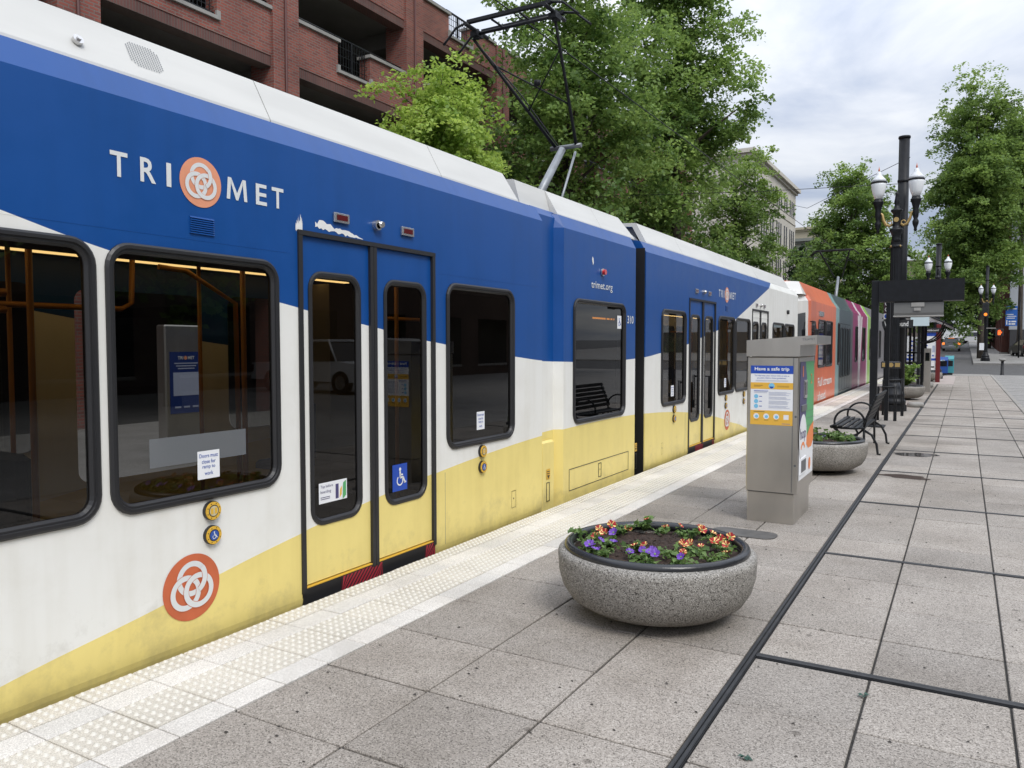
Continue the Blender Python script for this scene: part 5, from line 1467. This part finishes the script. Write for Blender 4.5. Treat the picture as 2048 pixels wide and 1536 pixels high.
# ------------------------------------------------------------------ lamp posts and poles
def lamp_post(label, x, y, z0, s=1.0):
    lp = thing('lamp_post', label, 'lamp post', (x, y, z0), 'twin globe lamp posts')
    def Q(pr): return [(r_*s, z*s) for r_, z in pr]
    m = MB(); c = (x, y, z0)
    m.lathe(Q([(.33,0),(.33,.16)]), c, 8, smooth=False)
    m.lathe(Q([(.30,.161),(.31,.20),(.31,.27),(.27,.30),(.27,.36),(.285,.40),(.275,.44),(.22,.50),(.19,.60),(.165,.72)]), c, 16)
    m.build('base', M['blackpaint'], lp)
    MB().lathe(Q([(.150,.72),(.155,.80),(.14,.86),(.118,4.25)]), c, 32, flute=.09, smooth=False).build('shaft', M['blackpaint'], lp)
    m = MB(); m.lathe(Q([(.122,4.10),(.15,4.12),(.15,4.16),(.122,4.18)]), c, 24); m.build('collar', M['blackpaint'], lp)
    m = MB()
    for k in range(4):
        a = R(45+90*k); m.lathe(Q([(0,-.03),(.03,0),(0,.03)]), (x+.15*s*math.cos(a), y+.15*s*math.sin(a), z0+4.14*s), 8)
    m.build('gilt_studs', M['gold'], lp)
    MB().lathe(Q([(.12,4.251),(.10,4.32),(.10,4.42),(.13,4.48),(.155,4.54),(.155,4.57),(.10,4.60),(.085,4.66),(.085,4.95),(.10,4.98),(.14,5.02),(.14,5.05),(.07,5.09),(.05,5.18),(.065,5.25),(.05,5.33),(.04,5.42),(.045,5.47),(0,5.52)]), c, 24).build('head', M['blackpaint'], lp)
    m = MB(); m.disc((x, y-.09*s, z0+4.80*s), Vector((1,0,0)), Vz, .06*s, n=14, thick=.02); m.build('medallion', M['gold'], lp)
    for sd in (-1, 1):
        X = x + sd*.425*s
        arm = [(x+sd*.09*s, y, z0+4.70*s), (x+sd*.16*s, y, z0+4.66*s), (x+sd*.24*s, y, z0+4.70*s), (x+sd*.30*s, y, z0+4.82*s), (x+sd*.33*s, y, z0+4.96*s), (X, y, z0+5.02*s)]
        MB().tube(arm, [.035*s]*4+[.03*s]*2, 8).build('arm', M['gold'], lp)
        cur = [(x+sd*(.155+.05*math.cos(t))*s, y-.02, z0+(4.735+.05*math.sin(t))*s) for t in [k*.5 for k in range(10)]]
        MB().tube(cur, .014*s, 6).build('scroll', M['gold'], lp)
        c2 = (X, y, z0)
        MB().lathe(Q([(0,4.48),(.04,4.52),(.032,4.57),(.07,4.68),(.075,4.74),(.045,4.80),(.065,4.86),(.075,4.98),(.065,5.05),(.095,5.18),(.125,5.26),(.125,5.29),(.10,5.31),(.10,5.35)]), c2, 16).build('bracket', M['blackpaint'], lp)
        gl = MB().lathe(Q([(.085,5.35),(.135,5.48),(.165,5.60),(.178,5.70),(.178,5.74)]), c2, 24).build('globe', M['globe'], lp)
        MB().lathe(Q([(.186,5.74),(.19,5.765),(.186,5.78)]), c2, 24).build('globe_band', M['blackpaint'], gl)
        MB().lathe(Q([(.178,5.781),(.165,5.84),(.10,5.91),(.06,5.97),(.05,6.03),(.0,6.05)]), c2, 24).build('globe_cap', M['globecap'], gl)
        MB().lathe(Q([(.012,6.04),(.022,6.08),(.010,6.12),(0,6.18)]), c2, 8).build('finial', M['roseorange'], gl)
    return lp
lamp_post('ornate black twin globe lamp post with gilt scroll arms by the leaning rails', -1.55, 22.0, 0)
lamp_post('twin globe lamp post rising behind the black sign frame near the far shelter', -1.22, 44.5, 0)
lamp_post('twin globe lamp post on the far corner with pedestrian signal', 1.45, 72, .43, .985)
def line_pole(label, x, y, z0, h, r=.125):
    p = thing('catenary_pole', label, 'pole', (x, y, z0), 'tall black overhead line poles')
    MB().tube([(x, y, z0), (x, y, z0+h)], [r*1.08, r], 20).build('mast', M['blackpaint'], p)
    m = MB(); m.lathe([(r*1.12,h-.06),(r*1.16,h-.03),(r*1.1,h),(0,h+.03)], (x, y, z0), 20); m.build('cap', M['blackpaint'], p)
    m = MB(); m.lathe([(r*1.12,h-1.15),(r*1.14,h-1.12),(r*1.12,h-1.09)], (x, y, z0), 20); m.lathe([(r*1.12,h-2.25),(r*1.14,h-2.22),(r*1.12,h-2.19)], (x, y, z0), 20); m.build('band', M['iron'], p)
line_pole('tall black overhead line pole touching the ornate lamp post', -1.44, 22.40, 0, 6.95)
line_pole('tall black pole between the two globes of the far lamp', -1.22, 44.9, 0, 6.75, .12)
line_pole('tall black pole on the far corner by the traffic signal', 1.45, 72.5, .43, 7.5, .12)
# small clock or bell-push plate, leaning rails, stub
ml = thing('leaning_rail', 'black tubular leaning rail nearest the bench', 'rail', (-1.35, 19.0, 0), 'leaning rails beside the lamp post')
MB().tube([(-1.62,19.0,0),(-1.62,19.0,.74),(-1.30,19.0,.74)], .025, 8).build('top_bar', M['iron'], ml)
for x in (-1.30, -1.26): MB().tube([(x,19.0,0),(x,19.0,.78)], .014, 8).build('post', M['iron'], ml)
MB().box(-1.305,-1.255,18.97,19.03,0,.2).build('sleeve', M['iron'], ml)
ml = thing('leaning_rail', 'black tubular leaning rail touching the lamp post base', 'rail', (-1.25, 20.45, 0), 'leaning rails beside the lamp post')
MB().tube([(-1.64,20.45,0),(-1.64,20.45,.84),(-1.25,20.45,.84)], .025, 8).build('top_bar', M['iron'], ml)
for x in (-1.25, -1.21): MB().tube([(x,20.45,0),(x,20.45,.88)], .014, 8).build('post', M['iron'], ml)
MB().box(-1.255,-1.205,20.42,20.48,0,.2).build('sleeve', M['iron'], ml)
bp = thing('push_plate', 'small black and brass plate fixed on the lamp post', 'sign', (-1.55, 21.6, 1.05))
MB().bbox(-1.80, -1.34, 21.60, 21.66, 1.08, 1.26, .03).build('plate', M['black'], bp)
m = MB(); m.disc((-1.57, 21.597, 1.17), Vector((1,0,0)), Vz, .055, n=16); m.poly([(-1.77,21.597,1.12),(-1.66,21.597,1.12),(-1.66,21.597,1.22),(-1.77,21.597,1.22)]); m.poly([(-1.48,21.597,1.12),(-1.37,21.597,1.12),(-1.37,21.597,1.22),(-1.48,21.597,1.22)]); m.build('brass_face', M['gold'], bp)
MB().tube([(-1.57,21.66,1.17),(-1.57,21.9,1.17)], .02, 6).build('bracket', M['iron'], bp)
tag(MB().lathe([(.0,0),(.20,0),(.21,.07),(.19,.12),(.0,.13)], (-1.10, 23.6, 0), 20).build('concrete_stub', M['stone']), 'low round concrete stub on the paving past the lamp post', 'stub')

# ------------------------------------------------------------------ sign frame with hanging display
sf = thing('sign_frame', 'black steel sign frame with hanging grey display box over the plaza', 'sign frame', (-1.58, 17.5, 0))
MB().bbox(-1.655, -1.52, 17.44, 17.58, .03, 2.96, .008).build('post', M['blackpaint'], sf)
MB().bbox(-1.83, -1.36, 17.30, 17.72, 0, .03, .01).build('base_plate', M['iron'], sf)
m = MB(); m.box(-1.519, -.05, 17.40, 17.43, 2.53, 2.95); m.box(-1.519, -.05, 17.431, 17.80, 2.92, 2.95); m.box(-1.519, -.05, 17.431, 17.80, 2.53, 2.56); m.box(-.05, -.02, 17.40, 17.80, 2.525, 2.955)
m.build('fascia', M['blackpaint'], sf)
MB().bbox(-1.50, -1.42, 19.0, 19.1, 0, 2.9, .006).build('post', M['blackpaint'], sf)
MB().box(-1.52, -1.40, 17.81, 19.1, 2.78, 2.9).build('beam', M['blackpaint'], sf)
m = MB(); m.prism([(17.46,2.22),(17.44,2.30),(17.44,2.50),(17.74,2.50),(17.74,2.28),(17.70,2.22)], 'x', -1.24, -.37); dp = m.build('display_box', mat('display_grey', (.16,.16,.155), .45), sf)
m = MB(); m.box(-.93, -.70, 17.425, 17.44, 2.42, 2.50); m.box(-.88, -.76, 17.42, 17.425, 2.34, 2.40); m.box(-1.25,-.36,17.436,17.44,2.225,2.25); m.build('bracket', M['steel'], dp)
MB().box(-1.23, -.38, 17.45, 17.7, 2.50, 2.53).build('hanger', M['black'], dp)

# ------------------------------------------------------------------ pylon sign, shelter, kiosk, boxes
py2 = thing('station_pylon', 'dark station name pylon with white letters and blue roundel behind the lamp shaft', 'sign', (-1.75, 22.25, 0))
MB().box(-1.79, -1.71, 22.23, 22.31, 0, 3.1).build('post', M['blackpaint'], py2)
MB().box(-1.815, -1.67, 22.18, 22.229, 2.32, 3.0).build('board', mat('maroon_board', (.045,.008,.018), .4), py2)
m = MB(); m.poly([(-1.81,22.176,2.33),(-1.675,22.176,2.33),(-1.675,22.176,2.47),(-1.81,22.176,2.47)], 0); m.disc((-1.74,22.173,2.40), Vector((-1,0,0)), Vz, .055, n=16, mi=1)
for i, ch in enumerate('COL'): text(m, ch, (-1.785, 22.176, 2.52+.15*i), Vector((1,0,0)), Vz, .085, .11, 0, .02)
m.build('lettering', [M['signwhite'], M['posterblue']], py2)
ws = thing('westbound_sign', 'black sign reading Westbound in white between lamp shaft and tall pole', 'sign', (-1.5, 22.2, 2.2))
MB().box(-1.815, -1.13, 22.19, 22.22, 2.10, 2.305).build('board', M['black'], ws)
m = MB(); text(m, 'Westbound', (-1.79, 22.186, 2.14), Vector((1,0,0)), Vz, .55, .13, 0, .014); m.build('lettering', M['signwhite'], ws)
MB().box(-1.46, -1.40, 22.221, 22.29, 2.16, 2.24).build('bracket', M['blackpaint'], ws)
sh = thing('shelter', 'black iron platform shelter with arched braces and pale glass roof', 'shelter', (-1.3, 32.5, 0))
GLR = mat('roof_glass', (.72,.76,.78), .25)
m = MB(); m.prism([(-2.5,2.62),(-1.02,2.66),(-.36,2.32),(-.36,2.28),(-1.02,2.60),(-2.5,2.56)], 'y', 30.2, 36.0); rf = m.build('roof', GLR, sh)
for yy in (30.18, 31.6, 33.1, 34.6, 36.01):
    m = MB(); m.tube([(-2.5,yy,2.60),(-1.02,yy,2.64),(-.34,yy,2.29)], .03, 6); m.build('rafter', M['blackpaint'], rf)
MB().box(-1.62, -1.05, 30.14, 30.17, 2.32, 2.62).build('fascia', mat('fascia_pale', (.55,.68,.72), .4), sh)
for yy in (30.5, 33.1, 35.7):
    for x in (-1.78, -1.36):
        MB().bbox(x-.05, x+.05, yy-.05, yy+.05, 0, 2.55, .008).build('post', M['blackpaint'], sh)
    for sx in (-1, 1):
        arc = [(-1.57+sx*(.2+.75*math.sin(t)), yy, 1.75+.8*(1-math.cos(t))) for t in [k*.19 for k in range(9)]]
        MB().tube(arc, .028, 6).build('brace', M['blackpaint'], sh)
for z in (.95, 1.35): MB().box(-1.80, -1.30, 33.2, 35.6, z, z+.06).build('lean_board', M['blackpaint'], sh)
for ya, yb in ((30.6, 33.0), (33.2, 35.6)): MB().box(-1.79, -1.77, ya, yb, .25, 2.0).build('glass_panel', M['clearglass'], sh)
vm = thing('validator', 'grey steel validator cabinet standing under the shelter', 'cabinet', (-1.15, 31.0, 0))
MB().bbox(-1.24, -1.02, 31.6, 31.9, 0, 1.55, .01).build('case', M['steel'], vm); MB().box(-1.2,-1.06,31.592,31.6,1.1,1.4).build('screen', M['darkglass'], vm)
kk = thing('map_kiosk', 'dark red framed route map kiosk with blue and white panel', 'kiosk', (-1.3, 40, 0))
KR_ = mat('kiosk_red', (.14,.012,.014), .4)
MB().bbox(-1.62, -1.54, 39.95, 40.1, 0, 2.6, .01).build('post', KR_, kk); MB().bbox(-1.10, -.92, 39.95, 40.1, 0, 2.6, .01).build('post', KR_, kk)
MB().box(-1.62, -.92, 39.94, 40.11, 2.25, 2.45).build('header', M['black'], kk)
m = MB(); text(m, 'Westbound', (-1.58,39.936,2.30), Vector((1,0,0)), Vz, .56, .09); m.build('lettering', M['signwhite'], kk)
m = MB(); q = 39.99
def kr(x0,x1,z0,z1,mi,Y): m.poly([(x0,Y,z0),(x1,Y,z0),(x1,Y,z1),(x0,Y,z1)], mi)
m.box(-1.54,-1.10,39.99,40.04,.55,2.25,0); kr(-1.54,-1.10,2.08,2.24,1,39.985); kr(-1.54,-1.10,.98,1.08,1,39.985); kr(-1.24,-1.14,1.35,1.65,2,39.985)
for k in range(3): m.disc((-1.47+.13*k,39.984,1.2), Vector((1,0,0)), Vz, .04, n=10, mi=1); m.disc((-1.47,39.984,1.45+.2*k), Vector((1,0,0)), Vz, .04, n=10, mi=1)
kr(-1.5,-1.15,.66,.72,3,39.985); m.build('panel', [M['paper'], M['posterblue'], M['printgrey'], M['black']], kk)
def news_box(label, x, y, mcol, h=1.02, w=.44):
    nb = thing('news_box', label, 'news box', (x, y, 0), 'news boxes at the end of the platform')
    m = MB(); m.prism([(y-.22,.12),(y+.22,.12),(y+.22,h),(y-.08,h),(y-.22,h-.18)], 'x', x-w/2, x+w/2); m.build('case', mcol, nb)
    MB().box(x-w/2+.06, x+w/2-.06, y-.18, y+.18, 0, .12).build('foot', M['black'], nb)
    m = MB(); m.box(x-w/2+.05, x+w/2-.05, y-.235, y-.22, .5, .8); m.build('window', M['darkglass'], nb)
    m = MB(); m.tube([(x-.06,y-.24,.84),(x+.06,y-.24,.84)], .012, 6); m.build('handle', M['steel2'], nb)
    return nb
nbx = news_box('blue news box with round white emblem by the kiosk', -.98, 50.0, mat('news_blue', (.012,.07,.30), .4))
m = MB(); m.disc((-1.06, 49.775, .72), Vector((1,0,0)), Vz, .17, .14, n=20); m.build('emblem', mat('emblem_pale', (.45,.62,.75), .5), nbx)
news_box('teal news box tucked behind the blue one', -.70, 50.6, mat('news_teal', (.06,.30,.33), .4), 1.08)
tag(MB().lathe([(.30,0),(.30,.10),(.12,.22)], (-1.62, 38.2, 0), 20).build('round_plinth', M['stone']), 'round concrete base beside the shelter', 'base')
tag(MB().lathe([(.42,0),(.44,.16),(.40,.20),(0,.22)], (-1.45, 35.0, 0), 20).build('round_pedestal', M['stone']), 'low round concrete pedestal under the shelter end', 'pedestal')
bo = thing('bollard', 'dark slim bollard with flared pale top at the crossing', 'bollard', (1.92, 53, -.1))
MB().lathe([(.16,0),(.16,.05),(.09,.10),(.075,.85)], (1.92, 53, -.1), 16).build('post', M['blackpaint'], bo)
MB().lathe([(.075,.851),(.19,.93),(.19,.97),(.10,1.0),(0,1.0)], (1.92, 53, -.1), 16).build('top', M['stone'], bo)

# traffic signal gear on the far corner
ps = thing('pedestrian_signal', 'pedestrian signal showing a lit orange hand beside the far lamp post', 'signal', (2.0, 71.9, 2.4))
MB().box(1.46, 2.1, 71.86, 71.94, 2.98, 3.05).build('arm', M['steel'], ps)
MB().bbox(2.05, 2.62, 71.7, 71.95, 2.42, 2.95, .03).build('housing', M['black'], ps)
m = MB(); hx, hz_ = 2.33, 2.68; Yh = 71.69
m.poly([(hx-.10,Yh,hz_-.20),(hx+.08,Yh,hz_-.20),(hx+.10,Yh,hz_+.02),(hx-.10,Yh,hz_+.02)])
for k in range(4): m.poly([(hx-.10+.052*k,Yh,hz_+.02),(hx-.058+.052*k,Yh,hz_+.02),(hx-.062+.052*k,Yh,hz_+.20-.03*abs(k-1.5)),(hx-.096+.052*k,Yh,hz_+.20-.03*abs(k-1.5))])
m.poly([(hx+.09,Yh,hz_-.12),(hx+.19,Yh,hz_+.03),(hx+.15,Yh,hz_+.06),(hx+.09,Yh,hz_-.04)])
m.build('hand_symbol', mat('signal_orange', (.8,.12,.02), .4, emit=(1,.13,.02), estr=1.2), ps)
ts = thing('traffic_signal', 'black traffic signal head with lit amber lens on the far lamp post', 'signal', (1.35, 71.6, 4.0))
MB().bbox(1.15, 1.6, 71.45, 71.7, 3.9, 5.0, .03).build('housing', M['black'], ts)
for k, mm in enumerate((mat('amber_on', (.8,.25,.02), .3, emit=(1,.25,.03), estr=.7), M['darkglass'], M['darkglass'])):
    m = MB(); m.disc((1.375, 71.44, 4.08+.34*k), Vector((1,0,0)), Vz, .12, n=14); m.build('lens', mm, ts)
MB().box(1.2, 1.55, 71.71, 71.9, 4.3, 4.4).build('bracket', M['iron'], ts)
nt_ = thing('notice', 'white paper notice tied low on the far lamp post', 'notice', (1.1, 71.6, 1.2))
MB().box(1.02, 1.34, 71.60, 71.62, 1.30, 1.85).build('sheet', M['paper'], nt_)
MB().box(1.05, 1.3, 71.621, 71.75, 1.5, 1.56).build('tie', M['black'], nt_)
pk = thing('parking_sign', 'blue parking garage sign on a black post by the pale wall', 'sign', (4.0, 80, .6))
MB().tube([(4.05,80,.5),(4.05,80,5.6)], .06, 8).build('post', M['blackpaint'], pk)
MB().box(3.02, 3.88, 79.95, 80.05, 3.35, 5.05).build('panel', mat('sign_blue', (.02,.13,.50), .45), pk)
MB().box(3.88, 4.05, 79.97, 80.03, 4.6, 4.7).build('bracket', M['blackpaint'], pk)
m = MB()
text(m, 'P', (3.14,79.945,4.66), Vector((1,0,0)), Vz, .15, .20, 0, .02); m.box(3.36, 3.82, 79.94, 79.945, 4.76, 4.84)
for k, w in enumerate((.5,.7,.6)): m.box(3.10, 3.10+w, 79.94, 79.945, 4.30-.16*k, 4.36-.16*k)
m.box(3.08,3.16,79.94,79.945,3.45,3.85); m.box(3.26,3.40,79.94,79.945,3.66,3.78); m.box(3.45,3.80,79.94,79.945,3.66,3.78); m.box(3.26,3.42,79.94,79.945,3.45,3.57); m.box(3.46,3.74,79.94,79.945,3.45,3.57)
m.build('lettering', M['signwhite'], pk)
de = thing('do_not_enter_sign', 'red and white square do not enter sign hanging beyond the car', 'sign', (-2.0, 118, 2.5))
gz_ = ground_z(120)
MB().tube([(-2.95,120,gz_),(-2.95,120,gz_+3.7)], .06, 6).build('post', M['iron'], de)
m = MB(); m.box(-3.4,-2.5,119.9,119.94,gz_+2.3,gz_+3.2,0); m.disc((-2.95,119.89,gz_+2.75), Vector((1,0,0)), Vz, .40, n=18, mi=1); m.poly([(-3.2,119.88,gz_+2.68),(-2.7,119.88,gz_+2.68),(-2.7,119.88,gz_+2.82),(-3.2,119.88,gz_+2.82)], 0)
m.build('plate', [M['signwhite'], M['redlamp']], de)

# ------------------------------------------------------------------ vehicles
def vehicle(name, label, cat, x, y, z, rot, paint, prof, roof, W_=1.78, L_=4.4, lit=False, wheels=(.82, 3.45), wr=.33, group='cars down the street'):
    """prof: lower body side outline, roof: greenhouse outline, both (s along the car from its rear, z); rear faces local -y"""
    v = thing(name, label, cat, (x, y, z), group, rot, local=True)
    def loft(pts, w0, w1, z0, z1, nm, mt):
        m = MB(); n = len(pts); V = []
        def w(zz_): return w0 + (w1-w0)*min(1, max(0, (zz_-z0)/(z1-z0)))
        for sx in (-1, 1):
            for s_, zz_ in pts: V.append((sx*w(zz_)/2, s_ - L_/2, zz_))
        m.add(V, [tuple(range(n)), tuple(range(2*n-1, n-1, -1))] + [(i, i+n, (i+1) % n + n, (i+1) % n) for i in range(n)])
        return m.build(nm, mt, v)
    loft(prof, W_, W_*.95, .5, 1.0, 'body', paint)
    loft(roof, W_*.93, W_*.70, roof[0][1], max(p[1] for p in roof), 'glasshouse', M['darkglass'])
    zt = max(p[1] for p in roof); rs = [p for p in roof if p[1] > zt-.12]
    m = MB(); s0, s1 = min(p[0] for p in rs), max(p[0] for p in rs); m.bbox(-W_*.36, W_*.36, s0-L_/2-.03, s1-L_/2+.03, zt-.05, zt+.025, .02); m.build('roof', paint, v)
    zr = roof[0][1]
    for sx in (-1, 1):
        m = MB(); m.tube([(sx*W_*.455, roof[0][0]-L_/2, zr), (sx*W_*.355, s0-L_/2, zt)], .045, 6); m.tube([(sx*W_*.455, roof[-1][0]-L_/2, zr), (sx*W_*.355, s1-L_/2, zt)], .04, 6); m.build('pillar', paint, v)
        for wy in wheels:
            m = MB(); m.disc((sx*W_*.5-.10*(sx > 0)*2+ (0 if sx > 0 else 0), wy-L_/2, wr), Vector((0,1,0)), Vz, wr, n=18, thick=.20, mi=0)
            wh = m.build('wheel', M['black'], v)
            m = MB(); m.disc((sx*(W_*.5+.005), wy-L_/2, wr), Vector((0,1,0)), Vz, wr*.6, n=12); m.build('rim', M['steel2'], wh)
        m = MB(); m.bbox(sx*W_*.44-.13, sx*W_*.44+.13, -L_/2-.03, -L_/2+.12, .72, .98, .03); m.build('tail_light', LIT if lit else M['redlens'], v)
    m = MB(); m.box(-.26, .26, -L_/2-.035, -L_/2, .55, .68); m.build('number_plate', M['paper'], v)
    m = MB(); m.bbox(-W_*.48, W_*.48, -L_/2-.06, -L_/2+.1, .28, .5, .04); m.build('bumper', M['black'] if not lit else paint, v)
    if lit:
        m = MB(); m.box(-.3, .3, s0-L_/2-.05, s0-L_/2-.03, zt-.05, zt-.01); m.build('brake_light', LIT, v)
    return v
LIT = mat('tail_lamp_lit', (.8,.15,.03), .3, emit=(1,.28,.05), estr=.9)
SILV = mat('paint_silver', (.33,.34,.35), .3, .4); BLK = mat('paint_black', (.008,.008,.009), .4, spec=.3); WHT = mat('paint_white', (.66,.67,.68), .3)
HB = [(.05,.30),(0,.55),(.02,.95),(.3,1.0),(3.3,.96),(4.25,.80),(4.38,.55),(4.35,.30)]
HBR = [(.15,1.0),(.55,1.42),(1.2,1.50),(2.2,1.48),(3.25,.97)]
vehicle('parked_car', 'silver hatchback with lit tail lamps driving away down the street', 'car', -1.3, 105, ground_z(105)+.005, 0, SILV, HB, HBR, lit=True)
vehicle('parked_car', 'black car parked by the dark base of the pale wall', 'car', 4.9, 84.5, ground_z(84.5)+.135, R(12), BLK, HB, HBR, lit=False)
PU = [(.0,.45),(.0,1.05),(2.05,1.05),(2.1,1.1),(4.2,1.12),(5.35,1.02),(5.5,.7),(5.45,.42)]
PUR = [(2.15,1.10),(2.25,1.80),(3.0,1.85),(3.7,1.80),(4.25,1.12)]
vehicle('pickup_truck', 'white pickup truck crossing at the end of the street', 'truck', 1.6, 150, ground_z(150)+.005, R(78), WHT, PU, PUR, 1.95, 5.5, False, (1.1, 4.5), .40)
vehicle('parked_car', 'white pickup parked across the plaza road', 'truck', 12.5, 21, -.012, R(92), WHT, PU, PUR, 1.95, 5.5, False, (1.1, 4.5), .40)

# information panel on the other pavement, seen through the tram
ik = thing('information_panel', 'blue and white information panel across the tracks seen through the tram windows', 'sign', (-10, 7.55, -.17))
MB().bbox(-10.1, -9.9, 7.22, 7.88, -.17, 1.95, .02).build('case', M['steel'], ik)
m = MB(); m.box(-9.9, -9.892, 7.29, 7.82, .66, 1.56, 0); m.box(-9.892, -9.89, 7.34, 7.80, .92, 1.26, 1); text(m, 'TRI', (-9.888, 7.42, 1.45), Uy, Vz, .09, .045, 2, .01); text(m, 'MET', (-9.888, 7.59, 1.45), Uy, Vz, .11, .045, 2, .01); m.disc((-9.888, 7.55, 1.472), Uy, Vz, .028, n=16, mi=3)
for k, (a_, b_) in enumerate(((7.36,7.76),(7.39,7.73),(7.42,7.70))): m.box(-9.891, -9.888, a_, b_, 1.385-.038*k, 1.40-.038*k, 1)
for k in range(3): m.box(-9.891, -9.888, 7.36+.15*k, 7.46+.15*k, .74, .765, 1)
m.build('panel', [mat('panel_navy', (.008,.03,.16), .5), M['printgrey'], M['signwhite'], M['rosepink']], ik)

# ------------------------------------------------------------------ overhead wires
def wire(label, pts, r=.008):
    return tag(MB().tube(pts, r, 5).build('overhead_wire', M['iron']), label, 'wire', 'overhead wires')
wire('overhead contact wire running above the trams', [(-5.03, -6, 5.84), (-5.03, 20, 5.84), (-5.03, 60, 6.0), (-5.03, 200, 9.0)], .009)
wire('span wire crossing from the near tall pole to the garage trees', [(-1.30, 22.35, 5.75), (-5.0, 22.6, 5.95), (-11.2, 23.4, 6.5)], .008)
wire('second span wire reaching the cream building from the near tall pole', [(-1.30, 22.35, 6.4), (-5.03, 30, 6.6), (-15.9, 70, 14.5)], .008)
wire('span wire hung from the far pole over the orange tram', [(-1.22, 44.9, 5.9), (-5.03, 45.0, 6.1), (-12, 46, 7.2)], .010)
wire('street wire stretched across the crossing from the corner pole', [(1.45, 72.5, 6.6), (-5.0, 70, 6.8), (-13, 68.5, 9)], .012)
